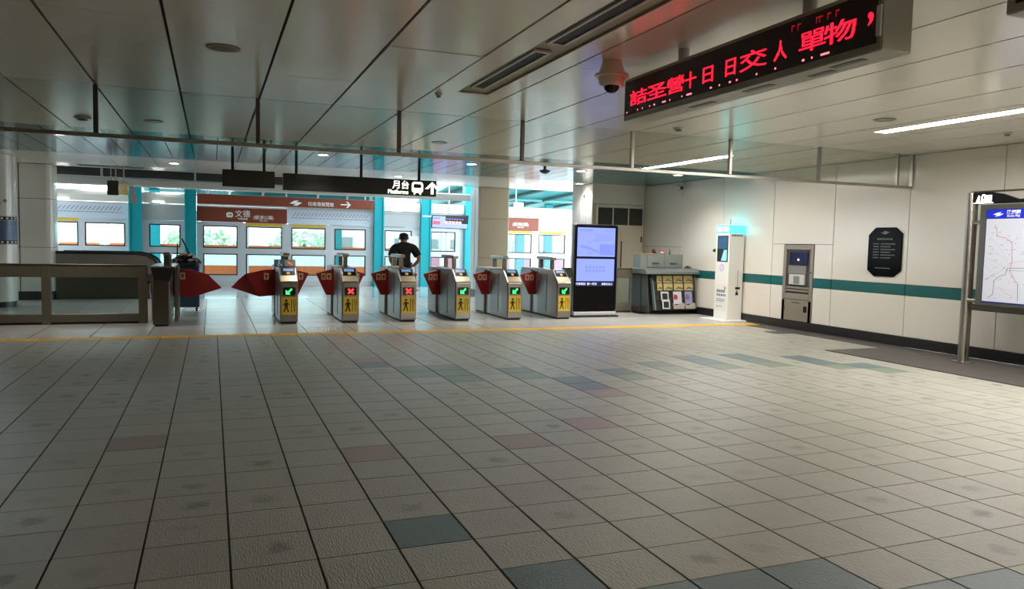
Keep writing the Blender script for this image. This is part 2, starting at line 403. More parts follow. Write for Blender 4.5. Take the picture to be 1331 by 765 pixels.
# recessed air slot with linear diffusers
slot = thing('air_slot', (2.66, 4.5, CZ), 'recessed dark ceiling slot holding two long air diffusers, left of the red display', 'air vent')
b = MB().box(SLX[0]-.004, SLX[0]+.004, 2.4, 8.03, CZ-.002, CZ+.03).box(SLX[1]-.004, SLX[1]+.004, 2.4, 8.03, CZ-.002, CZ+.03).box(SLX[0], SLX[1], 8.0, 8.03, CZ-.002, CZ+.03)
b.build('slot_frame', mat('slot_bronze', (168, 156, 130)), slot)
MB().box(SLX[0]+.005, SLX[1]-.005, 2.4, 7.99, CZ+.018, CZ+.028).build('slot_backing', mat('slot_bronze', (168, 156, 130), 0.4), slot)
for (y0, y1) in ((6.0, 7.7), (2.6, 5.75)):
    b = MB(); xa, xb = SLX[0]+.03, SLX[0]+.20
    b.box(xa, xa+.03, y0, y1, CZ-.012, CZ+.014).box(xb-.03, xb, y0, y1, CZ-.012, CZ+.014).box(xa+.03, xb-.03, y1-.03, y1, CZ-.012, CZ+.014).box(xa+.03, xb-.03, y0, y0+.03, CZ-.012, CZ+.014)
    d = b.build('linear_diffuser', LGREY, slot, bevel=.004)
    MB().box(xa+.03, xb-.03, y0+.03, y1-.03, CZ+.0, CZ+.012).build('diffuser_slot', BLACKM, d)

# strip lamps
def strip_lamp(y0, y1, label):
    t = thing('strip_lamp', (8.49, (y0+y1)/2, CZ), label, 'ceiling lamp', 'fluorescent strips near the right wall')
    MB().box(8.385, 8.595, y0+.02, y1-.02, CZ+.012, CZ+.02).build('diffuser', LAMPM, t)
    b = MB().box(8.362, 8.385, y0, y1, CZ-.004, CZ+.028).box(8.595, 8.618, y0, y1, CZ-.004, CZ+.028).box(8.385, 8.595, y0, y0+.02, CZ-.004, CZ+.028).box(8.385, 8.595, y1-.02, y1, CZ-.004, CZ+.028)
    b.build('frame', WHITE, t)
strip_lamp(-5.5, 7.96, 'long white strip lamp in the ceiling nearest the camera, before the glass curtain')
strip_lamp(11.31, 14.16, 'shorter white strip lamp in the ceiling beyond the glass curtain')

# ------------------------------------------------------------------ right wall
wall = struct(MB().box(WX, WX+.3, -6, 18.1, 0, CZ+.4).build('wall_right', SEAM))
js = [-6, -5.3, -3.65, -2.0, -.35, 1.3, 2.95, 4.6, 6.25, 7.9, 9.53, 11.19, 12.86, 14.55, 16.2, 18.0]
def wpanel(y0, y1, z0, z1, m=WALLM, name='wall_panel', t=.02, bev=.004):
    return MB().box(WX-t, WX+.001, y0+.006, y1-.006, z0+.003, z1-.003).build(name, m, wall, bevel=bev)
NY0, NY1, NZ1 = 11.66, 12.5, 1.70      # niche
for a, c in zip(js[:-1], js[1:]):
    end = a >= 16
    if a == 11.19:
        wpanel(a, c, 1.71, CZ-.002); wpanel(a, NY0, 1.05, 1.71); wpanel(a, NY0, .165, .865); wpanel(NY1, c, 1.05, 1.71); wpanel(NY1, c, .165, .865)
        wpanel(a, NY0, .865, 1.05, STRIPE, 'stripe_panel', .024); wpanel(NY1, c, .865, 1.05, STRIPE, 'stripe_panel', .024)
    elif a >= 16:
        wpanel(a, c, 1.6, CZ-.002); wpanel(a, c, .165, 1.6)
    elif a >= 14.5:
        wpanel(a, c, 1.05, CZ-.002); wpanel(a, c, .165, .865); wpanel(a, c, .865, 1.05, STRIPE, 'stripe_panel', .024)
    else:
        wpanel(a, c, 1.05, CZ-.002); wpanel(a, c, .165, .865); wpanel(a, c, .865, 1.05, STRIPE, 'stripe_panel', .024)
bb = struct(MB().box(WX-.045, WX, -6, 17.98, .0, .165).build('baseboard_right', BLACKB))
struct(MB().box(-7.6, -7.4, -6, 21.2, 0, CZ+.4).build('wall_left', WALLD))
struct(MB().box(-7.5, WX+.2, -6.2, -6.0, 0, CZ+.4).build('wall_rear', WALLD))

# back room behind the counter
back = struct(MB().box(9.36, WX+.3, 18.0, 19.2, 0, CZ+.02).build('wall_back', WALLD))
for (x0, x1, z0, z1) in ((9.36, 10.9, 2.70, CZ-.004),):
    MB().box(x0, x1, 17.985, 18.0, z0, z1).build('wall_panel', WALLM, back, bevel=.003)
for (y0, y1) in ((18.0, 18.35), (18.37, 18.62), (18.64, 19.2)):
    MB().box(9.34, 9.36, y0, y1, 0.1, CZ-.004).build('side_panel', LGREY, back, bevel=.004)
MB().box(9.325, 9.341, 18.43, 18.50, 2.85, 2.95).build('sensor_box', DGREY, back)
door = struct(MB().box(9.44, 10.88, 17.96, 17.99, 0, 2.68).build('door_1', CREAM, bevel=.004))
for k, (x0, x1) in enumerate(((9.50, 9.92), (9.97, 10.39), (10.44, 10.84))):
    MB().box(x0, x1, 17.945, 17.962, 2.15, 2.60).build('louvre_backing', BLACKM, door)
    for q in range(9):
        z = 2.16+q*.049; b = MB(); b.prism([(x0,17.948,z),(x0,17.935,z),(x0,17.94,z+.036),(x0,17.948,z+.036)], (x1-x0,0,0)); b.build('louvre_slat', DGREY, door)
for (x0, x1) in ((9.48, 10.14), (10.16, 10.84)):
    MB().box(x0, x1, 17.94, 17.962, .05, 2.10).build('door_leaf', CREAM, door, bevel=.005)
MB().tube((10.2,17.91,1.02),(10.2,17.91,1.72),.014).tube((10.2,17.91,1.08),(10.2,17.95,1.08),.01).tube((10.2,17.91,1.66),(10.2,17.95,1.66),.01).build('pull_handle', DGREY, door)
MB().box(10.80, 10.835, 17.92, 17.942, 1.70, 1.86).build('hinge_plate', DGREY, door)
for x in (9.62, 10.72): MB().box(x-.09, x+.09, 17.94, 17.99, 2.655, 2.685).build('number_plate', LGREY, door)

# ------------------------------------------------------------------ smoke curtain of glass
cur = thing('glass_smoke_curtain', (4.9, 9.51, CZ), 'hanging glass smoke curtain with steel posts spanning the ceiling', 'glass screen')
px = [-6.2, -4.52, -2.84, -1.17, .51, 2.19, 3.86, 5.54, 7.22, 8.92, 10.58, 10.91]
for x in px: MB().box(x-.024, x+.024, 9.485, 9.535, 2.70, CZ-.001).build('post', STEEL if x > 5 else STEELD, cur, bevel=.004)
MB().box(-7.39, 10.92, 9.487, 9.533, 2.655, 2.70).build('bottom_rail', STEEL, cur, bevel=.004)
for a, c in zip(px[:-1], px[1:]):
    MB().box(a+.025, c-.025, 9.506, 9.514, 2.70, CZ-.001).build('pane', GLASSC, cur)

# ------------------------------------------------------------------ columns
rc = thing('round_column', (-4.40, 19.2, 0), 'white round column wrapped with a blue film-strip poster at the left edge', 'column')
for (z0, z1) in ((.12, 1.33), (1.33, 1.94), (1.94, CZ-.002)):
    MB().lathe((-4.40, 19.2, 0), [(.5, z0+.003), (.5, z1-.003)], 40).build('shaft_panel', WALLM, rc, smooth=True)
MB().lathe((-4.40, 19.2, 0), [(.47, 0), (.47, .13)], 40).build('base_ring', BLACKB, rc, smooth=True)
MB().lathe((-4.40, 19.2, 0), [(.505, 1.40), (.505, 1.84)], 40).build('poster_picture', mat('poster_blue', (64, 92, 128), 0.35, var=0.45, scale=2.5, stretch=(1, 1, 6)), rc, smooth=True)
for z in (1.345, 1.845):
    MB().lathe((-4.40, 19.2, 0), [(.506, z), (.506, z+.075)], 40).build('film_border', BLACKM, rc, smooth=True)
    b = MB()
    for i in range(28):
        t = 2*PI*i/28; c = Vector((-4.40+.507*math.cos(t), 19.2+.507*math.sin(t), z+.02)); u = Vector((-math.sin(t), math.cos(t), 0))
        b.prism([c-u*.022, c+u*.022, c+u*.022+ZP*.036, c-u*.022+ZP*.036], Vector((math.cos(t), math.sin(t), 0))*.003)
    tag(b.build('film_perforation', PRINTW, rc), kind='stuff')
b = MB()
for (t, z) in ((-1.0, 3.02), (-1.15, 2.55), (-.75, 2.25), (-1.0, 2.2)):
    c = Vector((-4.40+.5*math.cos(t), 19.2+.5*math.sin(t), z)); n = Vector((math.cos(t), math.sin(t), 0)); b.tube(c, c+n*.02, .035, 10)
b.build('round_fitting', GREY, rc)

def rounded_rect(x0, x1, y0, y1, r, seg=6):
    pts = []
    for cx, cy, a in ((x1-r,y0+r,-PI/2),(x1-r,y1-r,0),(x0+r,y1-r,PI/2),(x0+r,y0+r,PI)):
        for i in range(seg+1): t = a+PI/2*i/seg; pts.append((cx+r*math.cos(t), cy+r*math.sin(t)))
    return pts
def square_column(name, x0, x1, y0, y1, r, label, joints, m):
    t = thing(name, ((x0+x1)/2, (y0+y1)/2, 0), label, 'column')
    for a, c in zip(joints[:-1], joints[1:]):
        MB().prism([(x, y, a+.005) for x, y in rounded_rect(x0, x1, y0, y1, r)], (0,0,c-a-.01)).build('cladding_panel', m, t, smooth=True)
    MB().prism([(x, y, 0) for x, y in rounded_rect(x0+.01, x1-.01, y0+.01, y1-.01, r)], (0,0,CZ-.002)).build('core', SEAM, t)
    MB().prism([(x, y, 0.0) for x, y in rounded_rect(x0-.006, x1+.006, y0-.006, y1+.006, r)], (0,0,.2)).build('base_ring', BLACKB, t, smooth=True)
    return t
sq = square_column('square_column', -4.75, -3.52, 20.95, 21.75, .16, 'cream tiled square column with rounded corners beside the round column', [.2, 1.25, 2.4, CZ-.002], WALLM)
MB().box(-4.21, -4.19, 20.945, 20.96, .2, CZ-.01).build('joint_strip', SEAM, sq)
sq2 = square_column('square_column', 7.31, 8.24, 21.22, 22.0, .03, 'beige square column standing behind the ticket gates, left of the tall screen', [.2, 1.15, 2.3, CZ-.002], mat('column_tan', (176, 162, 138), 0.3, var=0.03))
MB().box(7.298, 7.311, 21.28, 21.58, .2, CZ-.01).box(7.298, 7.311, 21.62, 21.96, .2, CZ-.01).build('side_panel', LGREY, sq2, bevel=.003)

# ------------------------------------------------------------------ low fences
def fence(x0, x1, y, posts, label, ztop=1.06):
    t = thing('low_fence', ((x0+x1)/2, y, 0), label, 'fence', 'low metal fences in line with the gates')
    MB().box(x0, x1, y-.06, y+.06, .83, ztop-.02).build('top_panel', FENCEM, t, bevel=.006)
    MB().box(x0, x1, y-.07, y+.07, ztop-.02, ztop).build('top_rail', STEELD, t, bevel=.005)
    MB().box(x0, x1, y-.06, y+.06, .04, .18).build('bottom_panel', FENCEM, t, bevel=.006)
    MB().box(x0, x1, y-.045, y+.045, 0, .04).build('plinth', BLACKM, t)
    for p in posts: MB().box(p-.07, p+.07, y-.066, y+.066, .0, ztop-.021).build('post', FENCEM, t, bevel=.006)
    ps = sorted(posts)
    for a, c in zip(ps[:-1], ps[1:]): MB().box(a+.07, c-.07, y-.005, y+.005, .18, .83).build('pane', GLASS, t)
    return t
fl = fence(-5.9, -1.09, 15.3, (-5.83, -4.25, -2.68, -1.16), 'low dark metal fence with open panes left of the gates')
MB().tube((-1.09,15.3,.74),(-1.02,15.3,.74),.03).build('latch_pin', mat('latch_red', (150, 30, 30), .4), fl)
fence(7.62, 9.56, 16.05, (7.7, 8.62, 9.49), 'low dark metal fence behind the tall blue screen')
vt = thing('slatted_box', (9.15, 17.0, 0), 'white slatted vent box low behind the fence beside the door', 'vent')
MB().box(8.98, 9.42, 17.0, 17.2, .05, .82).build('case', LGREY, vt, bevel=.01)
for q in range(7): MB().box(9.0, 9.4, 16.985, 17.0, .36+q*.06, .40+q*.06).build('slat', WHITE, vt)

# ------------------------------------------------------------------ escalator side behind the fence
es = thing('escalator_balustrade', (-2.5, 21.2, 0), 'dark escalator side with black handrail behind the left fence', 'escalator')
MB().box(-3.5, -1.25, 21.12, 21.2, 0, .62).build('skirt_panel', STEELD, es, bevel=.004)
MB().box(-3.5, -1.25, 22.2, 22.28, 0, .62).build('skirt_panel', STEELD, es, bevel=.004)
prof = [(-3.5, .62), (-1.30, .62), (-1.28, .78), (-1.36, .95), (-1.52, 1.06), (-1.76, 1.10), (-3.5, 1.10)]
for y in (21.14, 22.22):
    MB().prism([(x, y, z) for x, z in prof], (0, .035, 0)).build('side_panel', mat('escalator_panel', (134, 132, 124), .35, .4), es)
    MB().path([(x, y+.02, z) for x, z in [(-3.5,1.135),(-1.76,1.135),(-1.5,1.085),(-1.32,.97),(-1.235,.8),(-1.25,.64)]], .035).build('handrail', RUBBER, es, smooth=True)
MB().box(-3.5, -1.1, 21.2, 22.2, 0, .03).build('comb_plate', STEEL, es)

# ------------------------------------------------------------------ ticket gates
def poly_plan(pts, z0, z1): return MB().prism([(x, y, z0) for x, y in pts], (0, 0, z1-z0))
GY = 14.72
def gate_indicator(t, cx, kind):
    P = Plane((cx, GY-.026, .61), XP, ZP, .004)
    if kind == 'arrow':
        b = MB(); P.line(b, [(.045, .045), (-.03, -.03)], .028); P.poly(b, [(-.06,-.055),(.02,-.055),(-.06,.025)])
        b.build('indicator_arrow', LEDGRN, t)
    else:
        b = MB(); P.line(b, [(-.05,-.045),(.05,.045)], .03); P.line(b, [(-.05,.045),(.05,-.045)], .03)
        b.build('indicator_cross', LEDX, t)
def wing_poly(side, cx, pts, t, label=None, y=16.0):
    b = MB().prism([(cx+side*x, y-.03, z) for x, z in pts], (0, .06, 0))
    return b.build('barrier_wing', WINGR, t, bevel=.006)
def wing_icons(t, side, cx, xs, y=16.0):
    for x in xs:
        P = Plane((cx+side*x, y-.031, .83), XP, ZP, .003)
        b = MB(); P.rect(b, -.045, .045, -.065, .065); o = b.build('wing_sticker', mat('sticker_cream', (196, 170, 130), .5), t)
        b = MB(); P2 = Plane((cx+side*x, y-.0345, .83), XP, ZP, .002); P2.disc(b, 0, .012, .026, 10); P2.rect(b, -.012, .012, -.045, 0); b.build('sticker_figure', WINGR, t)
NORMAL_WING = [(.12, .965), (.17, .985), (.5, .895), (.29, .45), (.12, .45)]
def gate_body(cx, wings=True):
    t = thing('ticket_gate', (cx, GY, 0), 'x', 'ticket gate', 'ticket gates in a row')
    plan_f = [(cx-.15, GY), (cx+.15, GY), (cx+.165, GY+.06), (cx+.165, GY+1.1), (cx-.165, GY+1.1), (cx-.18, GY+.5), (cx-.165, GY+.10)]
    prof = [(GY, .03), (GY, .78), (GY+.30, 1.045), (GY+1.1, 1.045), (GY+1.1, .03)]
    MB().prism([(cx-.165, y, z) for y, z in prof], (.33, 0, 0)).build('front_cabinet', STEELG, t, bevel=.022, bseg=2)
    MB().prism([(cx-.165, y, z) for y, z in [(GY+1.46, .03), (GY+1.46, 1.045), (GY+2.05, 1.045), (GY+2.12, .95), (GY+2.12, .03)]], (.33, 0, 0)).build('rear_cabinet', STEELG, t, bevel=.02, bseg=2)
    MB().box(cx-.12, cx+.12, GY+1.08, GY+1.48, .03, 1.0).build('wing_housing', mat('gate_silver_panel', (180, 180, 178), .3, .7), t)
    MB().box(cx-.17, cx+.17, GY+1.1, GY+1.46, 1.0, 1.06).build('top_bridge', LGREY, t, bevel=.01)
    MB().box(cx-.14, cx+.14, GY+.03, GY+2.08, 0, .035).build('plinth', BLACKM, t)
    # sloped console
    s0 = Vector((0, .30, .265)).normalized(); nn = Vector((0, -.265, .30)).normalized()
    P = Plane(Vector((cx, GY, .78))+nn*.001, XP, s0, .008)
    b = MB(); P.rect(b, -.15, .15, .02, .17); b.build('console_plate', mat('console_plate', (214, 198, 164), .3, .7), t)
    b = MB(); P.rect(b, -.125, .125, .19, .375); b.build('reader_panel', BLACK, t)
    P2 = Plane(Vector((cx, GY, .78))+nn*.0095, XP, s0, .003)
    b = MB(); P2.rect(b, -.09, .10, .29, .36); b.build('reader_screen', mat('reader_screen', (90, 110, 150), .3, emit=(120, 150, 200), power=.35), t)
    b = MB(); P2.disc(b, .0, .235, .036, 14); b.build('card_target', mat('card_gold', (206, 168, 90), .4), t)
    b = MB(); Plane((cx, GY-.001, .61), XP, ZP, .024).poly(b, [(-.10,-.075),(.10,-.075),(.11,-.06),(.11,.06),(.10,.075),(-.10,.075),(-.11,.06),(-.11,-.06)]); b.build('indicator_window', BLACK, t)
    P3 = Plane((cx, GY-.001, .34), XP, ZP, .004)
    b = MB(); P3.rect(b, -.135, .135, -.165, .165); b.build('warning_poster', YELLOW, t)
    P4 = Plane((cx, GY-.0055, .34), XP, ZP, .002); b = MB()
    P4.disc(b, -.05, .095, .025, 10); P4.poly(b, [(-.08,.06),(-.02,.06),(-.025,-.03),(-.075,-.03)]); P4.line(b, [(-.06,-.03),(-.095,-.12)], .024); P4.line(b, [(-.04,-.03),(-.01,-.12)], .024)
    P4.line(b, [(-.075,.05),(-.105,.0)], .016); P4.line(b, [(-.02,.05),(.01,.01)], .016)
    P4.line(b, [(.04,.12),(.04,-.12)], .012); P4.line(b, [(.075,.12),(.10,-.12)], .012); P4.line(b, [(.11,.12),(.115,.0)], .01)
    b.build('poster_figure', PRINTK, t)
    # sensor arch
    for y in (GY+.66, GY+1.26): MB().box(cx-.04, cx+.04, y-.03, y+.03, 1.045, 1.26).build('arch_post', STEELD, t, bevel=.006)
    MB().box(cx-.06, cx+.06, GY+.55, GY+1.42, 1.25, 1.32).build('arch_bar', STEELG, t, bevel=.014)
    for s in (-1, 1):
        MB().box(cx+s*.168-.004, cx+s*.168+.004, GY+.55, GY+1.02, .12, .95).build('access_panel', mat('gate_side_grey', (132, 132, 132), .3, .85), t, bevel=.003)
    if wings:
        for s in (-1, 1):
            wing_poly(s, cx, NORMAL_WING, t); wing_icons(t, s, cx, (.235, .345))
    return t
gates = [1.345, 2.485, 3.62, 4.755, 5.89, 7.025]
inds = ['arrow', 'cross', 'cross', 'arrow', 'arrow', 'arrow']
glabels = ['ticket gate with tilted blue and orange notice beside the wide opening', 'leftmost of the two ticket gates showing a red cross',
           'ticket gate with red cross in front of the man in black', 'ticket gate with green arrow just right of the man in black',
           'steel ticket gate with green arrow, second from the tall blue screen', 'steel ticket gate with green arrow nearest the tall blue screen']
proto = gate_body(gates[1]); gate_indicator(proto, gates[1], 'cross'); proto['label'] = glabels[1]
for k in (2, 3, 4, 5):
    c = copy_tree(proto, None, skip=('indicator_cross',)); c.location = (gates[k], GY, 0); WORLD[c.name] = Vector((gates[k], GY, 0)); c['label'] = glabels[k]
    gate_indicator(c, gates[k], inds[k])
# wide gate: first gate carries a long double wing on its left
g1 = gate_body(gates[0], wings=False); g1['label'] = glabels[0]; gate_indicator(g1, gates[0], 'arrow')
wing_poly(1, gates[0], NORMAL_WING, g1); wing_icons(g1, 1, gates[0], (.235, .345))
MB().prism([(x, 15.97, z) for x, z in [(1.22,.965),(1.02,.965),(.62,.875),(.86,.42),(1.22,.45)]], (0,.05,0)).build('barrier_wing', WINGR, g1, bevel=.006)
MB().prism([(x, 16.03, z) for x, z in [(.80,.90),(.625,.872),(.50,.76),(.355,.60),(.86,.425),(.98,.44)]], (0,.03,0)).build('barrier_wing_tip', WINGR, g1, bevel=.004)
wing_icons(g1, -1, gates[0], (.33,), y=15.97)
nb = thing('gate_notice', (1.30, GY+.42, 1.046), 'tilted blue and orange pictogram notice on top of the first ticket gate', 'sign')
MB().prism([(1.105, GY+.36, 1.048), (1.105, GY+.40, 1.048), (1.105, GY+.47, 1.19), (1.105, GY+.43, 1.19)], (.39,0,0)).build('board', STEELG, nb)
vv = Vector((0, .07, .142)); P = Plane((1.105, GY+.36-.004, 1.05), XP, vv, .004)
b = MB(); P.rect(b, .015, .19, .012, .145); b.build('blue_field', mat('notice_blue', (52, 96, 126), .4), nb)
b = MB(); P.rect(b, .2, .375, .012, .145); b.build('orange_field', mat('notice_grey', (150, 152, 150), .4), nb)
P = Plane((1.105, GY+.36-.0085, 1.05), XP, vv, .002)
b = MB(); P.disc(b, .09, .118, .014, 10); P.line(b, [(.085,.1),(.09,.065),(.125,.06),(.14,.03)], .014); P.line(b, [(.07,.075),(.06,.045),(.08,.025),(.11,.03)], .01); b.build('wheelchair_mark', PRINTW, nb)
b = MB(); P.disc(b, .287, .078, .055, 18); b.build('orange_disc', ORANGE, nb)
b = MB(); Plane((1.105, GY+.36-.011, 1.05), XP, vv, .002).line(b, [(.25,.105),(.325,.05)], .02); b.build('white_bar', PRINTW, nb)
# end cabinet of the wide opening
ec = thing('gate_end_cabinet', (-.82, 14.64, 0), 'slim steel gate cabinet with dark slanted top at the end of the left fence', 'ticket gate')
MB().prism([(-.96, y, z) for y, z in [(14.64,.03),(14.64,.80),(14.60,1.03),(16.3,1.03),(16.3,.03)]], (.27,0,0)).build('cabinet', STEELD, ec, bevel=.015, bseg=2)
MB().prism([(x, 14.60, z) for x, z in [(-.99,1.035),(-.61,1.035),(-.69,.79),(-.94,.82)]], (0,.03,0)).build('front_plate', BLACKM, ec)
MB().box(-1.0, -.60, 14.6, 16.3, 1.03, 1.06).build('top_cover', STEELG, ec, bevel=.006)
for x, y, w in ((-.60, 15.25, .035), (-.60, 15.95, .03)): MB().box(x-w, x+w, y-.06, y+.06, .03, 1.03).build('side_post', STEELG, ec, bevel=.008)
MB().box(-.93, -.72, 14.7, 16.25, 0, .035).build('plinth', BLACKM, ec)
MB().box(-.80, -.70, 15.0, 15.08, 1.06, 1.26).build('arch_post', STEELD, ec, bevel=.005); MB().box(-.80, -.70, 15.6, 15.68, 1.06, 1.26).build('arch_post', STEELD, ec, bevel=.005)
MB().box(-.81, -.69, 14.95, 15.75, 1.24, 1.30).build('arch_bar', STEELG, ec, bevel=.01)
b = MB().path([(-.99,14.75,.78),(-1.0,14.7,.6),(-.975,14.68,.45),(-.97,14.7,.1)], .014); b.build('cable_guard', CHROME, ec, smooth=True)
MB().prism([(x, 15.97, z) for x, z in [(-.70,.955),(-.37,.95),(-.07,.865),(.187,.595),(-.36,.41),(-.70,.44)]], (0,.05,0)).build('barrier_wing', WINGR, ec, bevel=.006)
wing_icons(ec, 1, -.52, (0.0,), y=15.97)

# ------------------------------------------------------------------ man behind the gates
def skin_mesh(name, joints, edges, root, sub=2):
    me = bpy.data.meshes.new(name); keys = list(joints)
    me.from_pydata([joints[k][0] for k in keys], [], [(keys.index(a), keys.index(c)) for a, c in edges])
    o = bpy.data.objects.new(name, me); COL.objects.link(o)
    md = o.modifiers.new('skin', 'SKIN'); md.use_smooth_shade = True; md.branch_smoothing = 0.6
    sl = me.skin_vertices[0].data
    for i, k in enumerate(keys):
        r = joints[k][1]; sl[i].radius = r if isinstance(r, tuple) else (r, r); sl[i].use_root = (k == root)
    s2 = o.modifiers.new('sub', 'SUBSURF'); s2.levels = sub; s2.render_levels = sub
    dg = bpy.context.evaluated_depsgraph_get(); out = bpy.data.meshes.new_from_object(o.evaluated_get(dg))
    bpy.data.objects.remove(o); return out
MS, MX, MY = 1.045, 4.12, 17.25
def mp_(p): return (MX+p[0]*MS, MY+p[1]*MS, p[2]*MS)
J = {'pelvis': ((0,0,.95),(.17,.13)), 'waist': ((0,.0,1.08),(.165,.125)), 'chest': ((0,-.01,1.27),(.19,.13)), 'upper': ((0,-.02,1.385),(.165,.105)), 'neck': ((0,-.005,1.475),.07), 'head0': ((0,.015,1.56),(.088,.098)), 'head1': ((0,.015,1.635),(.098,.112)), 'top': ((0,.005,1.69),(.068,.08)),
     'shR': ((.215,-.02,1.375),.082), 'elR': ((.345,-.07,1.13),.054), 'wrR': ((.235,.02,.985),.036),
     'shL': ((-.215,-.02,1.375),.082), 'elL': ((-.30,-.01,1.12),.054), 'wrL': ((-.215,.20,1.02),.036),
     'hipR': ((.095,0,.88),.105), 'knR': ((.11,.02,.49),.066), 'anR': ((.115,-.02,.09),.045), 'toR': ((.13,.16,.045),.038),
     'hipL': ((-.095,0,.88),.105), 'knL': ((-.11,.02,.49),.066), 'anL': ((-.115,-.02,.09),.045), 'toL': ((-.13,.16,.045),.038)}
EJ = [('pelvis','waist'),('waist','chest'),('chest','upper'),('upper','neck'),('neck','head0'),('head0','head1'),('head1','top'),('upper','shR'),('shR','elR'),('elR','wrR'),('upper','shL'),('shL','elL'),('elL','wrL'),
      ('pelvis','hipR'),('hipR','knR'),('knR','anR'),('anR','toR'),('pelvis','hipL'),('hipL','knL'),('knL','anL'),('anL','toL')]
for s, w in (('R', Vector((.235,.02,.985))), ('L', Vector((-.215,.20,1.02)))):     # palms resting on the hips
    sx = 1 if s == 'R' else -1
    d = (Vector((-.10*sx, .10, -.05)) if s == 'R' else Vector((.02, .075, -.03))).normalized()
    J['pm'+s] = (tuple(w+d*.06), (.036, .02)); EJ.append(('wr'+s, 'pm'+s))
body_me = skin_mesh('person', {k: (mp_(p), (r if isinstance(r, tuple) else (r, r))) for k, (p, r) in J.items()}, EJ, 'pelvis')
bm = bmesh.new(); bm.from_mesh(body_me)
def join_chain(pts, rads):
    me = skin_mesh('f', {str(i): (mp_(p), (r, r)) for i, (p, r) in enumerate(zip(pts, rads))}, [(str(i), str(i+1)) for i in range(len(pts)-1)], '0', 1)
    bm.from_mesh(me)
for s, w in (('R', Vector((.235,.02,.985))), ('L', Vector((-.215,.20,1.02)))):
    sx = 1 if s == 'R' else -1
    d = (Vector((-.10*sx, .10, -.05)) if s == 'R' else Vector((.02, .075, -.03))).normalized()
    side = d.cross(Vector((0,0,1))).normalized(); dn = side.cross(d).normalized()
    for k, ln in enumerate((.07, .078, .072, .058)):
        o0 = w + d*.075 + dn*(.027-.018*k)
        join_chain([o0-d*.02, o0+d*ln*.45, o0+d*ln*.8+side*.01*sx, o0+d*ln+side*.02*sx], [.010, .009, .008, .007])
    t0 = w + d*.03 + dn*.02
    join_chain([t0, t0+dn*.03+d*.02, t0+dn*.045+d*.05], [.011, .010, .008])
# ears and nose
for sx in (-1, 1): join_chain([(sx*.086,.02,1.575),(sx*.106,.012,1.59),(sx*.104,.012,1.615)], [.012,.014,.011])
join_chain([(0,.10,1.62),(0,.125,1.585),(0,.11,1.575)], [.010,.014,.010])
bm.to_mesh(body_me); bm.free()
man = bpy.data.objects.new('person', body_me); COL.objects.link(man); man.location = (0,0,0)
for v in body_me.vertices: v.co -= Vector((MX, MY, 0))
man.location = (MX, MY, 0); WORLD[man.name] = Vector((MX, MY, 0))
body_me.materials.clear(); body_me.materials.append(SKIN)
for p in body_me.polygons: p.use_smooth = True
tag(man, 'person in black t-shirt seen from behind, hand on hip, beyond the gates', 'person')
def garment(name, test, off, m, puff=None):
    src = bmesh.new(); src.from_mesh(body_me); src.normal_update()
    kill = [f for f in src.faces if not test(f.calc_center_median()/MS)]
    bmesh.ops.delete(src, geom=kill, context='FACES')
    src.normal_update()
    for v in src.verts: v.co += v.normal*(off + (puff(v.co/MS) if puff else 0))
    me = bpy.data.meshes.new(name); src.to_mesh(me); src.free(); me.materials.append(m)
    for p in me.polygons: p.use_smooth = True
    o = bpy.data.objects.new(name, me); COL.objects.link(o); o.parent = man; WORLD[o.name] = WORLD[man.name]
    sd = o.modifiers.new('thick', 'SOLIDIFY'); sd.thickness = .008; sd.offset = 0
    return o
def bone_of(c):
    best = None
    for (a_, b_) in EJ:
        pa, pb = Vector(J[a_][0]), Vector(J[b_][0]); ra, rb = [(q[0] if isinstance(q, tuple) else q) for q in (J[a_][1], J[b_][1])]
        t = max(0, min(1, (c-pa).dot(pb-pa)/(pb-pa).length_squared)); d = (c-(pa+(pb-pa)*t)).length/(ra+(rb-ra)*t)
        if best is None or d < best[0]: best = (d, a_+'-'+b_, t)
    return best[1], best[2]
def shirt_test(c):
    if not .93 < c.z < 1.475: return False
    k, t = bone_of(c)
    if k in ('shR-elR', 'shL-elL'): return t < .72
    return k in ('pelvis-waist','waist-chest','chest-upper','upper-neck','upper-shR','upper-shL')
def trouser_test(c):
    if c.z > .97 or c.z < .07: return False
    k, t = bone_of(c)
    return k in ('pelvis-hipR','pelvis-hipL','hipR-knR','hipL-knL','knR-anR','knL-anL','pelvis-waist')
garment('t_shirt', shirt_test, .016, SHIRT, puff=lambda c: .01)
garment('trousers', trouser_test, .013, TROUS)
garment('shoe', lambda c: c.z < .085, .008, BLACKM)
garment('hair', lambda c: c.z > 1.56 and (c.y < .055 or c.z > 1.665) and abs(c.x) < .1, .012, HAIR, puff=lambda c: .010 if c.z > 1.63 else 0)

# ------------------------------------------------------------------ blue cleaning bin behind the end cabinet
bn = thing('cleaning_bin', (-.50, 17.5, 0), 'blue bin on wheels with black bag and upright handles behind the gate end', 'bin')
MB().prism([(-.76,17.35,.1),(-.24,17.35,.1),(-.24,17.7,.1),(-.76,17.7,.1)], (0,0,.9)).build('tub', mat('bin_blue', (26, 62, 92), .5), bn, bevel=.03, bseg=2)
b = MB(); rn = random.Random(3)
prof = [(.0,.98)]; b.lathe((-.5,17.52,0), [(.27,.98),(.31,1.03),(.28,1.10),(.22,1.13),(.19,1.19),(.08,1.22)], 14)
b.v = [(x+rn.uniform(-.025,.025), y+rn.uniform(-.02,.02), z+rn.uniform(-.02,.02)) for x, y, z in b.v]
b.build('liner_bag', mat('bag_black', (16,16,18), .35), bn)
MB().tube((-.68,17.5,1.05),(-.665,17.5,1.43),.014).build('broom_handle', BLACKM, bn)
b = MB().tube((-.36,17.5,1.05),(-.58,17.5,1.54),.016); b.build('mop_handle', BLACKM, bn)
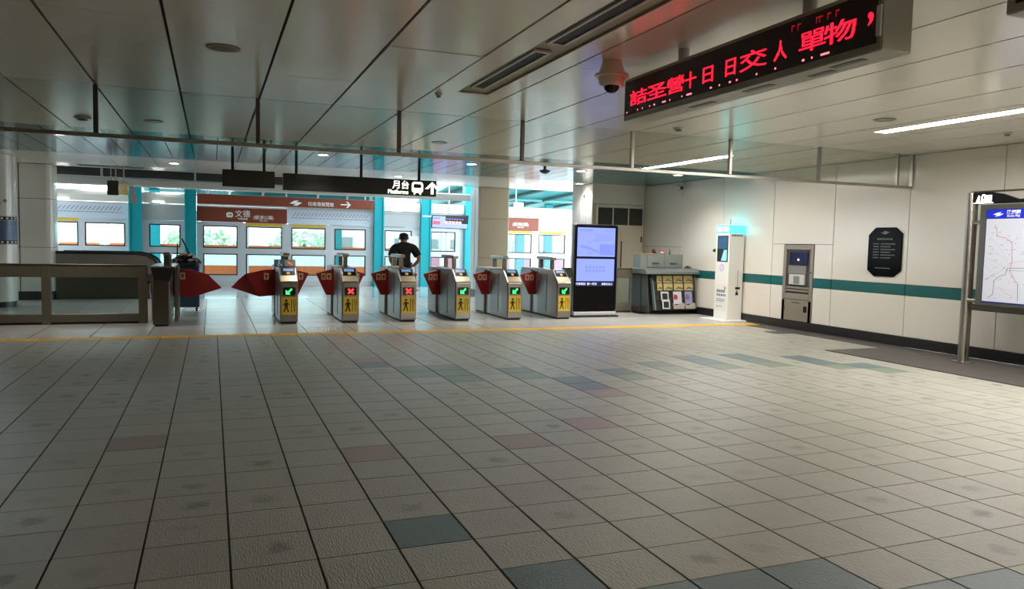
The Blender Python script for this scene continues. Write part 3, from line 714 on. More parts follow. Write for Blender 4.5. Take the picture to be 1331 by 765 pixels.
b = MB().lathe((-.52,17.45,1.15), [(.02,0),(.07,.03),(.06,.08),(.02,.11)], 10); b.build('mop_head', mat('mop_tan', (214,176,120), .8), bn, smooth=True)
for x in (-.7,-.3): MB().tube((x-.02,17.5,.05),(x+.02,17.5,.05),.05,14).build('wheel', RUBBER, bn)

# ------------------------------------------------------------------ tall information screen
ks = thing('information_screen', (7.965, 15.15, 0), 'tall black freestanding information screen glowing pale blue beside the gates', 'screen')
MB().prism([(x, 15.10, z) for x, z in rounded_rect(7.43, 8.50, .12, 2.045, .05)], (0,.09,0)).build('housing', mat('kiosk_black', (8,8,9), .35, spec=.12), ks, bevel=.006)
MB().prism([(x, 15.106, z) for x, z in rounded_rect(7.412, 8.518, .10, 2.06, .06)], (0,.075,0)).build('rim', mat('rim_silver', (120,122,124), .3, .9), ks, bevel=.006)
MB().box(7.40, 8.53, 15.0, 15.34, .0, .035).build('foot_plate', BLACKM, ks, bevel=.008)
MB().box(7.43, 8.50, 15.06, 15.26, .036, .115).build('base', LGREY, ks, bevel=.01)
PK = Plane((7.43, 15.099, 0), XP, ZP, .002)
b = MB(); PK.rect(b, .065, 1.005, 1.345, 1.985); s1 = b.build('upper_display', SCRBLUE, ks)
b = MB(); PK.rect(b, .06, 1.0, .80, 1.295); s2 = b.build('lower_display', SCRBLUE, ks)
b = MB(); PK.rect(b, .06, 1.0, .685, .79); s3 = b.build('ticker', SCRNAVY, ks)
PK = Plane((7.43, 15.0965, 0), XP, ZP, .001); rn = random.Random(5)
b = MB(); PK.rect(b, .07, 1.0, 1.845, 1.852); PK.rect(b, .62, .98, 1.38, 1.62); PK.dashes(b, .12, .45, 1.90, .045, rn, .03, .06); PK.dashes(b, .75, .97, 1.91, .025, rn, .03, .06)
PK.poly(b, [(.14,1.55),(.36,1.50),(.60,1.42),(.60,1.46),(.36,1.56),(.14,1.60)]); PK.line(b, [(.3,1.62),(.48,1.70),(.60,1.66)], .012); PK.line(b, [(.3,1.46),(.45,1.40)], .012)
for q in range(4): PK.dashes(b, .5, .95, 1.70+q*.035, .014, rn, .02, .05)
b.build('display_drawing', SCRDIM, s1)
b = MB()
for q in range(6): PK.rect(b, .28+q*.085, .33+q*.085, 1.0, 1.06); PK.rect(b, .28+q*.085, .33+q*.085, 1.08, 1.14)
b.build('display_drawing', SCRDIM, s2)
text('列車資訊  第一月台', .062, (7.74, 15.096, .715), XP, ZP, SCRTXT, s3, depth=.0005)
text('請靠右站立', .055, (8.26, 15.096, .715), XP, ZP, SCRTXT, s3, depth=.0005)

# ------------------------------------------------------------------ counter with leaflets
ct = thing('service_counter', (10.1, 15.7, 0), 'grey metal service counter with two flap doors and a leaflet rack, in the wall corner', 'counter')
MB().box(9.42, 10.86, 15.58, 15.96, .06, .95).build('body', mat('counter_grey', (66,65,62), .4, .4), ct, bevel=.006)
MB().box(9.45, 10.84, 15.62, 15.94, 0, .06).build('plinth', BLACKM, ct)
MB().prism([(9.40, y, z) for y, z in [(15.30,.955),(15.30,1.02),(15.42,1.085),(15.97,1.085),(15.97,.955)]], (1.48,0,0)).build('counter_top', mat('counter_top', (138,146,144), .3, .6), ct, bevel=.008)
MB().box(9.42, 10.60, 15.62, 15.96, 1.086, 1.42).build('upper_box', mat('counter_box', (132,136,132), .4, .4), ct, bevel=.006)
MB().box(9.42, 9.80, 15.60, 15.80, 1.421, 1.434).build('orange_strip', mat('tape_orange', (206,150,70), .5), ct)
for (x0, x1) in ((9.60, 10.06), (10.08, 10.57)):
    d = MB().box(x0, x1, 15.605, 15.62, 1.11, 1.40).build('flap_door', mat('counter_box', (132,136,132)), ct, bevel=.003)
    MB().box((x0+x1)/2-.09, (x0+x1)/2+.09, 15.59, 15.606, 1.185, 1.215).build('slot_handle', DGREY, d)
MB().prism([(9.44, y, z) for y, z in [(15.57,.93),(15.35,.93),(15.22,.06),(15.57,.06)]], (.02,0,0)).build('left_cheek', STEELD, ct)
MB().prism([(9.62, y, z) for y, z in [(15.5,.86),(15.30,.12),(15.2,.12),(15.38,.80)]], (.02,0,0)).build('glass_cheek', mat('cheek_glass', (120,136,144), .2), ct)
PR0 = Vector((9.66, 15.36, .10)); RV = Vector((0, .16, .80)).normalized(); RN = XP.cross(RV)
PR = Plane(PR0, XP, RV, .012)
b = MB(); PR.rect(b, 0, 1.17, 0, .83); b.build('rack_back', mat('rack_dark', (40,39,36), .5), ct)
for q in range(3): b = MB(); Plane(PR0+RN*.012, XP, RV, .02).rect(b, .0, 1.17, .265+q*.19, .277+q*.19); b.build('rack_ledge', STEELD, ct)
for q in range(5): b = MB(); Plane(PR0+RN*.012, XP, RV, .03).rect(b, q*.287, q*.287+.012, 0.0, .8); b.build('rack_divider', STEELD, ct)
MB().tube((10.855,15.36,.14),(10.87,15.5,.92),.012).build('wire_side', CHROME, ct)
def card(name, a0, a1, b0, b1, m, label, cat, group=None, h=.034, th=.006):
    P = Plane(PR0+RN*h, XP, RV, th); base = P.p((a0+a1)/2, b0)
    t = thing(name, tuple(base), label, cat, group); bb_ = MB(); P.rect(bb_, a0, a1, b0, b1); bb_.build('cover', m, t); return t, Plane(PR0+RN*(h+th+.0005), XP, RV, .0015)
YL = mat('leaflet_yellow', (196,178,112), .5, var=.15, scale=25)
ordn = ['leftmost', 'second from left', 'third from left', 'rightmost']
for r in range(2):
    for c in range(4):
        a0 = .02+c*.287; w = (.14 if c == 0 else .25)
        if c == 0: a0 = .13
        t, P = card('leaflet', a0, a0+w, .47+r*.185, .47+r*.185+.165, YL, 'pale yellow leaflet in the %s row of the counter rack, %s' % ('upper' if r else 'lower', ordn[c]), 'leaflet', 'yellow leaflets on the counter rack')
        b = MB(); P.poly(b, [(a0+.01,.48+r*.185),(a0+w*.5,.51+r*.185),(a0+w-.01,.485+r*.185),(a0+w-.01,.53+r*.185),(a0+w*.45,.56+r*.185)]); b.build('cover_picture', mat('leaflet_violet', (112,104,116), .5), t)
for q, (b0, h, lb) in enumerate(((.22,.05,'upper of two black cards in white frames on the leaflet rack'),(.02,.085,'lower of two black cards in white frames on the leaflet rack'))):
    t, P = card('framed_card', .20, .41, b0, b0+.215, mat('card_frame', (190,194,196), .4), lb, 'card', 'framed cards on the rack', h=h, th=.012)
    b = MB(); P.rect(b, .235, .375, b0+.03, b0+.175); b.build('card_picture', BLACKM, t)
for (a0, a1, b0, m, m2, lb) in ((.55,.78,.14,mat('magazine_white',(190,190,204),.4,var=.2,scale=12),mat('magazine_red',(180,40,50),.4),'red white and blue magazine in a clear pocket of the rack'),
                               (.88,1.08,.14,mat('magazine_lilac',(150,142,184),.4,var=.2,scale=12),mat('magazine_lilac_dark',(110,100,150),.4),'lilac magazine in the rightmost clear pocket of the rack')):
    t, P = card('magazine', a0, a1, b0, b0+.30, m, lb, 'magazine', h=.036, th=.01)
    b = MB(); P.poly(b, [(a0,b0+.12),(a0+.10,b0+.10),(a0+.12,b0+.20),(a0+.03,b0+.24)]); b.build('cover_picture', m2, t)
    Pk = Plane(PR0+RN*.055, XP, RV, .03); b = MB(); Pk.poly(b, [(a0-.03,.02),(a1+.03,.02),(a1+.05,.13),(a1+.02,.17),(a0+.03,.10),(a0-.04,.16)]); b.build('clear_pocket', mat('pocket_plastic', (166,158,148), .15, var=.25, scale=18), ct)
fg = thing('desk_ornament', (9.86, 15.75, 1.421), 'small dark ornament standing on the counter box', 'ornament')
MB().lathe((9.86,15.75,1.421), [(.04,0),(.05,.03),(.035,.07)], 12).build('pot', BLACKM, fg, smooth=True)
b = MB()
for q in range(7): t = q*.9; b.tube((9.86,15.75,1.48),(9.86+.06*math.cos(t),15.75+.04*math.sin(t),1.53+.012*(q%3)),.012,6,.004)
b.build('spiky_top', mat('ornament_dark', (60,34,30), .6), fg)
fr = thing('round_ornament', (10.07, 15.74, 1.421), 'small red and white round ornament on the counter box', 'ornament')
MB().lathe((10.07,15.74,1.421), [(.02,0),(.045,.02),(.05,.05)], 14).build('lower_half', PRINTW, fr, smooth=True)
MB().lathe((10.07,15.74,1.421), [(.05,.051),(.043,.085),(.02,.105)], 14).build('upper_half', mat('ornament_red', (190,60,56), .4), fr, smooth=True)
pn = thing('pen_stand', (10.30, 15.74, 1.421), 'thin dark pen standing upright on the counter box', 'pen')
MB().lathe((10.30,15.74,1.421), [(.025,0),(.02,.02)], 10).build('foot', BLACKM, pn)
MB().tube((10.30,15.74,1.441),(10.302,15.74,1.535),.008,8).build('barrel', BLACK, pn)
bo = thing('desk_object', (10.76, 15.62, 1.086), 'small brown object lying on the right end of the counter top', 'desk tool')
MB().prism([(10.66, 15.60, 1.087),(10.85,15.60,1.087),(10.84,15.60,1.11),(10.78,15.60,1.125),(10.74,15.60,1.155),(10.71,15.60,1.12),(10.67,15.60,1.11)], (0,.05,0)).build('body', mat('brown_object', (92,66,50), .5), bo)
MB().box(10.68,10.83,15.61,15.64,1.126,1.134).build('lever', BLACKM, bo)

# ------------------------------------------------------------------ white sanitiser kiosk by the wall
wk = thing('dispenser_kiosk', (10.7, 13.96, 0), 'white pillar kiosk with glowing cyan top against the right wall', 'kiosk')
MB().box(10.28, 10.90, 13.55, 14.4, 0, .03).build('base_plate', WHITE, wk, bevel=.006)
MB().box(10.5, 10.89, 13.72, 14.2, .03, 1.93).build('pillar', WHITE, wk, bevel=.008)
MB().box(10.49, 10.895, 13.71, 14.21, 1.935, 2.10).build('light_box', CYAN, wk, bevel=.006)
b = MB(); Plane((10.489, 14.21, 1.935), -YP, ZP, .003).rect(b, .05, .22, .03, .13); Plane((10.489, 14.21, 1.935), -YP, ZP, .003).rect(b, .28, .45, .03, .13); b.build('light_spot', CYANW, wk)
PKL = Plane((10.4995, 14.2, 0), -YP, ZP, .004)
b = MB(); PKL.rect(b, .06, .43, 1.30, 1.87); sc_ = b.build('display', BLACK, wk)
P5 = Plane((10.495, 14.2, 0), -YP, ZP, .001)
b = MB(); P5.rect(b, .08, .41, 1.58, 1.85); b.build('display_upper', mat('kiosk_screen_a', (20,40,60), .3, emit=(40,86,120), power=.7, var=.3), sc_)
b = MB(); P5.poly(b, [(.2,1.32),(.4,1.32),(.4,1.56),(.3,1.56)]); b.build('display_lower', mat('kiosk_screen_b', (60,90,100), .3, emit=(150,215,225), power=.8), sc_)
b = MB(); PKL.disc(b, .24, 1.17, .085, 20); rg = b.build('ring_sensor', LGREY, wk)
b = MB(); P5.disc(b, .24, 1.17, .045, 14); b.build('sensor_glow', mat('violet_light', (150,130,230), .3, emit=(150,130,255), power=1.3), rg)
b = MB(); PKL.rect(b, .05, .44, .22, .80); po = b.build('poster', mat('poster_paper', (226,226,222), .5), wk)
rn = random.Random(9); b = MB(); P5.dashes(b, .1, .42, .62, .06, rn, .05, .07, .015); P5.dashes(b, .1, .42, .54, .045, rn, .05, .07, .015); P5.dashes(b, .1, .40, .46, .02, rn); P5.dashes(b, .1, .38, .42, .02, rn); P5.dashes(b, .08, .3, .30, .015, rn); b.build('poster_lettering', mat('poster_ink', (110,124,150), .6), po)
b = MB(); P5.disc(b, .38, .72, .035, 14); b.build('poster_badge', mat('badge_gold', (190,160,70), .5), po)
MB().box(10.69, 10.80, 13.69, 13.72, .70, .75).build('tray_catch', BLACK, wk, bevel=.004)
b = MB(); Plane((10.5,13.7195,0), XP, ZP, .003).rect(b, .245, .252, .76, 1.12); b.build('seam_line', DGREY, wk)
b = MB(); PQ = Plane((10.72,13.7195,.60), XP, ZP, .003); PQ.disc(b, .02, .06, .018, 10); PQ.poly(b, [(-.02,-.03),(.06,-.03),(.05,.04),(-.01,.04)]); b.build('figure_mark', PRINTK, wk)
MB().box(10.891, 10.904, 13.8, 13.95, .33, .60).build('side_box', LGREY, wk)
b = MB(); Plane((10.5,13.709,1.86),XP,ZP,.003).dashes(b, .05, .34, 0, .035, random.Random(2), .03, .05, .01); b.build('logo_lettering', PRINTG, wk)
MB().tube((10.69,13.96,2.10),(10.69,13.96,2.24),.006,6).build('antenna', BLACKM, wk)
MB().prism([(10.47,14.21,1.50),(10.47,14.30,1.54),(10.47,14.21,1.58)], (.03,0,0)).build('side_bracket', BLACKM, wk)

# ------------------------------------------------------------------ recessed cabinet in the wall
ni = thing('wall_cabinet', (WX-.03, 12.08, .165), 'beige steel service cabinet recessed in the wall with dark display and white box', 'cabinet')
NM = mat('niche_steel', (156,148,134), .38, .5, var=.05)
xf = WX-.035
b = MB().box(xf, WX-.002, NY0+.002, NY0+.09, .17, NZ1).box(xf, WX-.002, NY1-.09, NY1-.002, .17, NZ1).box(xf, WX-.002, NY0+.09, NY1-.09, 1.60, NZ1).box(xf, WX-.002, NY0+.09, NY1-.09, .60, .72)
b.build('frame', NM, ni, bevel=.005)
MB().box(WX-.006, WX-.0015, NY0+.09, NY1-.09, .72, 1.60).build('recess_back', mat('niche_dark', (70,66,60), .5), ni)
MB().box(WX-.022, WX-.006, 11.83, 12.33, 1.30, 1.55).build('display', mat('niche_display', (22,26,44), .2), ni)
b = MB(); Plane((WX-.0225, 12.33, 1.30), -YP, ZP, .002).disc(b, .25, .10, .02); b.build('lamp_spot', mat('spot_warm', (255,220,170), .3, emit=(255,220,160), power=2.5), ni)
MB().box(WX-.02, WX-.006, 11.86, 12.36, 1.12, 1.28).build('print_plate', GREY, ni)
MB().box(WX-.05, WX-.006, 11.87, 12.30, .90, 1.11).build('white_box', LGREY, ni, bevel=.005)
MB().box(WX-.053, WX-.05, 12.0, 12.16, .92, 1.07).build('box_picture', GREY, ni)
for z in (.78, .84): MB().box(WX-.03, WX-.006, NY0+.1, NY1-.1, z-.02, z+.02).build('step_ledge', NM, ni)
d = MB().box(xf, WX-.002, NY0+.01, NY1-.01, .17, .59).build('lower_door', NM, ni, bevel=.005)
MB().box(xf-.004, xf, 11.98, 12.2, .53, .545).build('door_slot', DGREY, d)
MB().box(xf-.004, xf, 11.78, 11.87, .36, .48).build('socket', BLACK, d)
MB().box(xf-.004, xf, 12.40, 12.425, .36, .46).build('lock_plate', DGREY, d)
MB().box(xf-.004, xf, 11.70, 11.72, 1.14, 1.17).build('key_hole', BLACK, ni)

# ------------------------------------------------------------------ plaque
pq = thing('wall_plaque', (WX-.03, 9.98, 1.16), 'black octagonal stone plaque with engraved lines on the right wall', 'plaque')
pts = [(10.335,1.89),(10.19,2.02),(9.76,2.02),(9.62,1.91),(9.62,1.28),(9.77,1.165),(10.19,1.165),(10.335,1.27)]
MB().prism([(WX-.0205, y, z) for y, z in pts], (-.03,0,0)).build('slab', mat('plaque_stone', (10,11,11), .16, var=.2, scale=30, spec=.04), pq, bevel=.008)
PP = Plane((WX-.0508, 10.335, 1.165), -YP, ZP, .001); PLI = mat('plaque_ink', (112,116,112), .5); rn = random.Random(4)
b = MB(); PP.poly(b, [(.29,.76),(.36,.73),(.43,.76),(.36,.80)]); PP.line(b, [(.27,.765),(.34,.745)], .012); PP.line(b, [(.38,.785),(.45,.765)], .012); b.build('emblem', PLI, pq)
b = MB()
PP.dashes(b, .2, .52, .64, .028, rn, .03, .04, .015)
for q in range(6): PP.dashes(b, .12, .24, .56-q*.048, .018, rn, .02, .03, .01); PP.dashes(b, .28, .58-(q%2)*.08, .56-q*.048, .018, rn, .02, .04, .01)
PP.dashes(b, .18, .50, .14, .016, rn, .02, .04, .01)
b.build('engraved_lines', PLI, pq)

# ------------------------------------------------------------------ route map stand
mp = thing('route_map_stand', (10.33, 7.05, 0), 'steel pole stand holding a framed metro route map at the right edge', 'sign')
for y in (7.93, 6.15):
    MB().tube((10.30,y,0.0),(10.30,y,2.48),.055,20).build('pole', STEEL, mp, smooth=True)
    MB().tube((10.40,y,0.0),(10.40,y,2.46),.03,16).build('rear_pole', STEELD, mp, smooth=True)
    MB().lathe((10.33,y,0), [(.14,0.0005),(.14,.012),(.07,.02)], 24).build('floor_flange', STEEL, mp, smooth=True)
    for z in (.92, 2.05):
        s = -1 if y > 7 else 1
        MB().tube((10.30,y,z),(10.30,y+s*.19,z),.03,12).build('clamp', CHROME, mp, smooth=True)
MB().box(10.27, 10.33, 6.34, 7.76, .86, 2.30).build('frame', mat('map_frame', (120,120,112), .3, .85), mp, bevel=.008)
MB().box(10.30, 10.38, 6.20, 7.88, .78, .87).build('bottom_tray', STEELD, mp, bevel=.01)
PM = Plane((10.269, 7.66, .93), -YP, ZP, .002)
b = MB(); PM.rect(b, 0, 1.22, -.02, 1.30); mpb = b.build('map_border', mat('map_navy', (20,28,110), .35), mp)
PM = Plane((10.2665, 7.66, .93), -YP, ZP, .001)
b = MB(); PM.rect(b, .012, 1.21, 0, 1.165); b.build('map_sheet', mat('map_sheet', (196,200,214), .35, var=.03), mpb)
b = MB(); PM.rect(b, .012, 1.21, 1.17, 1.295); b.build('map_header', mat('map_blue', (16,40,200), .3), mpb)
PM = Plane((10.265, 7.66, .93), -YP, ZP, .001)
def mline(name, rgb, paths, w=.010):
    b = MB()
    for p in paths: PM.line(b, p, w*.6)
    b.build(name, mat('map_'+name, rgb, .5), mpb)
mline('red_line', (190,70,80), [[(.14,1.08),(.17,1.03),(.18,.92),(.30,.90),(.40,.84),(.42,.60),(.40,.44),(.46,.34),(.52,.27)]])
mline('blue_line', (70,80,130), [[(.10,.05),(.17,.10),(.18,.30),(.25,.36),(.34,.39),(.36,.48),(.9,.50)], [(.52,.27),(.53,.03)]])
mline('orange_line', (200,160,90), [[(.05,.30),(.12,.36),(.25,.42),(.4,.55),(.62,.60)], [(.25,.22),(.36,.13),(.46,.1)]], .008)
mline('green_line', (90,150,110), [[(.34,.45),(.7,.45),(.72,.3),(.9,.1)], [(.7,.6),(.72,.3)]])
mline('street_grid', (170,170,186), [[(.02,.70),(.25,.66),(.45,.5)], [(.05,.62),(.3,.5),(.5,.3)], [(.04,.95),(.2,.8),(.35,.6)], [(.2,.2),(.5,.16)], [(.02,.52),(.25,.3)], [(.6,.9),(.7,.2)]], .005)
rn = random.Random(12); b = MB()
for q in range(60): a, c = rn.uniform(.03,1.1), rn.uniform(.04,1.05); PM.rect(b, a, a+rn.uniform(.02,.05), c, c+.008)
tag(b.build('place_names', mat('map_ink', (150,150,166), .5), mpb), kind='stuff')
b = MB(); PM.poly(b, [(.10,1.225),(.16,1.25),(.23,1.26),(.20,1.235),(.26,1.235),(.20,1.205),(.13,1.195),(.16,1.22)]); b.build('emblem', PRINTW, mpb)
text('路網圖', .066, (10.2645, 7.66-.40, .93+1.228), -YP, ZP, PRINTW, mpb, depth=.0006, bold=.002)
text('Route Map', .042, (10.2645, 7.66-.40, .93+1.19), -YP, ZP, PRINTW, mpb, depth=.0006, bold=.001)
MB().prism([(10.27, y, z) for y, z in [(7.90,2.47),(7.88,2.31),(6.2,2.31),(6.2,2.42),(7.2,2.36),(7.42,2.44),(7.6,2.475)]], (.05,0,0)).build('header_plate', BLACK, mp)
MB().box(10.28, 10.32, 6.15, 7.93, 2.475, 2.50).build('top_rail', STEELD, mp, bevel=.004)
PH = Plane((10.2695, 7.90, 2.32), -YP, ZP, .002); b = MB()
PH.poly(b, [(.07,.005),(.125,.005),(.125,.10),(.105,.12),(.07,.03)]); PH.poly(b, [(.14,.005),(.215,.005),(.215,.11),(.2,.128),(.165,.128),(.15,.11)])
PH.rect(b, .225, .305, .01, .115); PH.rect(b, .03, .33, .0, .012)
b.build('pictogram', SIGNLIT, mp)
b = MB(); Plane((10.2673, 7.90, 2.32), -YP, ZP, .001).rect(b, .17, .195, .06, .10); b.build('pictogram_window', BLACK, mp)

# ------------------------------------------------------------------ red LED display
ld = thing('led_display', (3.62, 4.75, 2.73), 'long grey ceiling display with glowing red characters', 'display')
LX, LY0, LY1, LZ0, LZ1 = 3.50, 3.30, 6.18, 2.73, 3.10
MB().box(LX, LX+.23, LY0, LY1, LZ0, LZ1).build('case', mat('display_case', (150,146,134), .4, .4), ld, bevel=.008)
MB().box(LX-.006, LX+.001, LY0+.04, LY1-.03, LZ0+.045, LZ1-.03).build('panel', mat('led_panel', (22,6,8), .35), ld)
MB().box(LX-.012, LX+.0, LY0+.005, LY0+.035, LZ0+.08, LZ1-.12).build('latch_plate', LGREY, ld)
for y in (4.0, 5.42): MB().tube((LX+.115,y,LZ1),(LX+.115,y,CZ-.001),.045,14).build('hanger', LGREY, ld, smooth=True)
for (y0, y1, x0) in ((3.5,3.75,.06),(3.8,4.0,.12),(4.3,4.6,.07),(5.0,5.3,.1)): MB().box(LX+x0, LX+x0+.05, y0, y1, LZ0-.003, LZ0).build('bottom_grille', DGREY, ld)
UY = -YP; pan = ld
span = (LY1-.05) - (LY0+.16)
def ledt(s, f, size, sx=1.0, m=LEDRED, dz=.125): text(s, size, (LX-.0075, LY1-.05-f*span, LZ0+dz), UY, ZP, m, ld, name='led_character', depth=.0015, sx=sx, bold=.0005)
# fractions measured along the board from its far end
for s, f, w in (('詰',.078,.30),('圣',.19,.33),('營',.295,.27),('十',.372,.17),('日',.457,.19),('日',.558,.17),('交',.65,.31),('人',.753,.13),('單',.86,.25),('物',.945,.27)):
    ledt(s, f, .138, w/.138)
ledt(',', 1.03, .30, 1.0, dz=.19)
PL = Plane((LX-.007, LY1-.05, LZ0+.062), UY, ZP, .0015); b = MB(); rn = random.Random(8)
for f, w in ((.005,.012),(.075,.01),(.105,.01),(.15,.01),(.175,.02),(.225,.05),(.265,.01),(.33,.01),(.355,.07),(.47,.02),(.51,.012),(.555,.02),(.585,.015),(.665,.012),(.735,.014),(.83,.02),(.86,.01),(.89,.07)):
    PL.rect(b, f*span, f*span+w, 0, .012)
b.build('led_dots', LEDREDB, ld)
b = MB(); PL2 = Plane((LX-.007, LY1-.05, LZ0+.30), UY, ZP, .0015)
for f in (.79,.81,.87,.88,.905,.93): PL2.rect(b, f*span, f*span+.03, 0, .008); PL2.rect(b, f*span, f*span+.006, -.03, .01)
tag(b.build('led_dim_dots', mat('led_dim', (120,10,20), .5, emit=(150,10,26), power=.7), ld), kind='stuff')
# second, mostly out of frame
s2 = thing('ceiling_box_sign', (4.305, 2.45, 2.95), 'corner of a grey hanging box at the top right of the photo', 'display')
MB().box(4.19, 4.42, 1.8, 3.09, 2.95, 3.12).build('case', mat('display_case', (150,146,134)), s2, bevel=.008)
MB().box(4.182, 4.191, 1.9, 3.03, 3.0, 3.09).build('panel', BLACK, s2)
MB().tube((4.305,2.6,3.12),(4.305,2.6,CZ-.001),.04,12).build('hanger', LGREY, s2)

# ------------------------------------------------------------------ cameras and ceiling fittings
dc = thing('dome_camera', (3.30, 6.06, CZ), 'cream dome security camera on the ceiling left of the red display', 'camera')
MB().lathe((3.30,6.06,CZ), [(.085,-.001),(.10,-.05),(.115,-.10)], 24).build('mount', CREAM, dc, smooth=True)
MB().lathe((3.30,6.06,CZ), [(.115,-.10),(.15,-.112),(.152,-.135),(.12,-.14)], 28).build('skirt', CREAM, dc, smooth=True)
MB().lathe((3.30,6.06,CZ), [(.12,-.14),(.112,-.19),(.09,-.215)], 28).build('lower_shell', CREAM, dc, smooth=True)
MB().lathe((3.30,6.06,CZ), [(.07,-.215),(.062,-.245),(.035,-.27),(.005,-.277)], 24).build('lens_bubble', BLACK, dc, smooth=True)
def downlight(x, y, lit, label, r=.13):
    t = thing('downlight', (x, y, CZ), label, 'ceiling lamp', 'round ceiling downlights')
    MB().lathe((x,y,CZ), [(r,-.0015),(r,-.008),(r-.03,-.010),(r-.035,-.004)], 28).build('trim_ring', LGREY if lit else GREY, t, smooth=True)
    MB().lathe((x,y,CZ), [(r-.036,-.0035),(r-.036,-.006)], 28).build('lamp_face', DOWNM if lit else STEEL, t)
    if lit:
        ld_ = bpy.data.lights.new('downlight_beam', 'SPOT'); ld_.energy = SPOT_W; ld_.spot_size = 2.3; ld_.spot_blend = 0.8; ld_.shadow_soft_size = .08; ld_.color = (1, .95, .86)
        lo = bpy.data.objects.new('downlight_beam', ld_); COL.objects.link(lo); lo.parent = t; lo.location = (0, 0, -.02)
downlight(2.01,15.15,True,'lit downlight above the second ticket gate with the red cross')
downlight(5.03,15.15,True,'lit downlight above the gates right of the man')
downlight(7.57,15.17,True,'lit downlight just above the tall blue screen')
downlight(9.80,14.75,True,'lit downlight close to the right wall above the cyan kiosk')
downlight(9.1,18.3,True,'lit downlight in the white ceiling strip by the service door')
downlight(4.40,19.10,True,'lit downlight in the white ceiling strip behind the platform sign')
downlight(-.78,18.86,True,'lit downlight in the white ceiling strip left of the blank sign')
downlight(-2.33,14.5,True,'lit downlight in the teal ceiling strips at far left')
downlight(-.76,12.1,False,'unlit downlight ring in the metal ceiling beyond the glass curtain on the left')
downlight(3.48,12.19,False,'unlit downlight ring in the metal ceiling right of the hanging platform sign')
downlight(7.7,7.15,False,'flat unlit disc in the ceiling before the glass curtain near the strip lamp')
sp = thing('ceiling_speaker', (.10,7.13,CZ), 'round flush beige speaker grille in the near left ceiling', 'speaker')
MB().lathe((.10,7.13,CZ), [(.14,-.001),(.14,-.008),(.125,-.010)], 32).build('rim', mat('speaker_rim', (150,142,126), .5), sp, smooth=True)
MB().lathe((.10,7.13,CZ), [(.124,-.0085),(.06,-.0125),(.01,-.013)], 32).build('grille', mat('speaker_grille', (132,124,108), .6, bump=.4, bscale=300), sp, smooth=True)
def detector(x, y, label, r=.075):
    t = thing('smoke_detector', (x,y,CZ), label, 'detector', 'ceiling smoke detectors')
    MB().lathe((x,y,CZ), [(r,-.001),(r,-.018),(r*.85,-.024)], 22).build('base', LGREY, t, smooth=True)
    MB().lathe((x,y,CZ), [(r*.6,-.024),(r*.55,-.045),(r*.3,-.052)], 18).build('sensor', GREY, t, smooth=True)
detector(5.93,8.95,'small round smoke detector below the red display near the glass curtain')
detector(-1.67,12.24,'round smoke detector hidden partly by the leftmost curtain post',.11)
detector(9.87,7.14,'small detector in the ceiling corner above the route map',.06)
detector(2.32,8.18,'tiny bright detector in the ceiling at the end of the air slot',.04)
cc = thing('ceiling_camera', (6.49,14.7,CZ), 'small dark dome camera hanging from the ceiling above the fifth gate', 'camera')
MB().tube((6.49,14.7,CZ-.001),(6.49,14.7,CZ-.07),.03,12).build('stem', DGREY, cc)
MB().lathe((6.49,14.7,CZ), [(.05,-.07),(.11,-.085),(.11,-.105),(.07,-.14),(.01,-.16)], 22).build('dome', DGREY, cc, smooth=True)
wc = thing('wall_camera', (WX-.02,16.3,3.0), 'small white bullet camera high on the right wall corner', 'camera')
MB().tube((WX-.021,16.3,3.02),(WX-.16,16.2,3.02),.02,10).build('bracket', LGREY, wc)
MB().tube((WX-.14,16.26,3.10),(WX-.2,16.0,3.05),.055,14).build('housing', WHITE, wc, smooth=True)
MB().tube((WX-.2,16.0,3.05),(WX-.204,15.985,3.047),.045,14).build('lens', BLACK, wc)
MB().box(WX-.08,WX-.021,16.1,16.2,2.86,2.95).build('junction_box', LGREY, wc)
sg = thing('slot_grille', (-1.07,14.4,CZ), 'narrow dark ceiling grille in the teal strips at left', 'air vent')
MB().box(-1.28,-.86,14.33,14.45,CZ-.008,CZ-.002).build('frame', GREY, sg)
MB().box(-1.26,-.88,14.35,14.43,CZ-.010,CZ-.0075).build('opening', BLACKM, sg)
sg2 = thing('slot_grille', (-2.2,20.65,CZ), 'wide dark ceiling grille in the white strip near the cream column', 'air vent')
MB().box(-2.95,-1.5,20.5,20.82,CZ-.010,CZ-.003).build('frame', GREY, sg2)
MB().box(-2.92,-1.53,20.53,20.79,CZ-.012,CZ-.0095).build('opening', BLACKM, sg2)

# ------------------------------------------------------------------ hanging signs
SY = 16.0
hs = thing('hanging_sign', (2.93, SY, 2.56), 'long black hanging sign with white train pictogram and arrow reading Platforms', 'sign')
MB().box(1.34, 4.52, SY, SY+.14, 2.565, 2.90).build('board', SIGNB, hs, bevel=.008)
for x in (1.6, 2.91, 4.15): MB().tube((x,SY+.07,2.90),(x,SY+.07,CZ-.001),.03,10).build('hanger', BLACKM, hs)
text('月台', .185, (3.74, SY-.002, 2.715), XP, ZP, SIGNLIT, hs, depth=.001, bold=.003)
text('Platforms', .115, (3.68, SY-.002, 2.595), XP, ZP, SIGNLIT, hs, depth=.001, bold=.004, sx=1.0)
PS = Plane((4.10, SY-.001, 2.60), XP, ZP, .002); b = MB()
PS.poly(b, [(a, c) for a, c in rounded_rect(-.125,.125,.03,.26,.06)]); PS.line(b, [(-.04,.04),(-.075,-.01)], .03); PS.line(b, [(.04,.04),(.075,-.01)], .03)
tr = b.build('train_pictogram', SIGNLIT, hs)
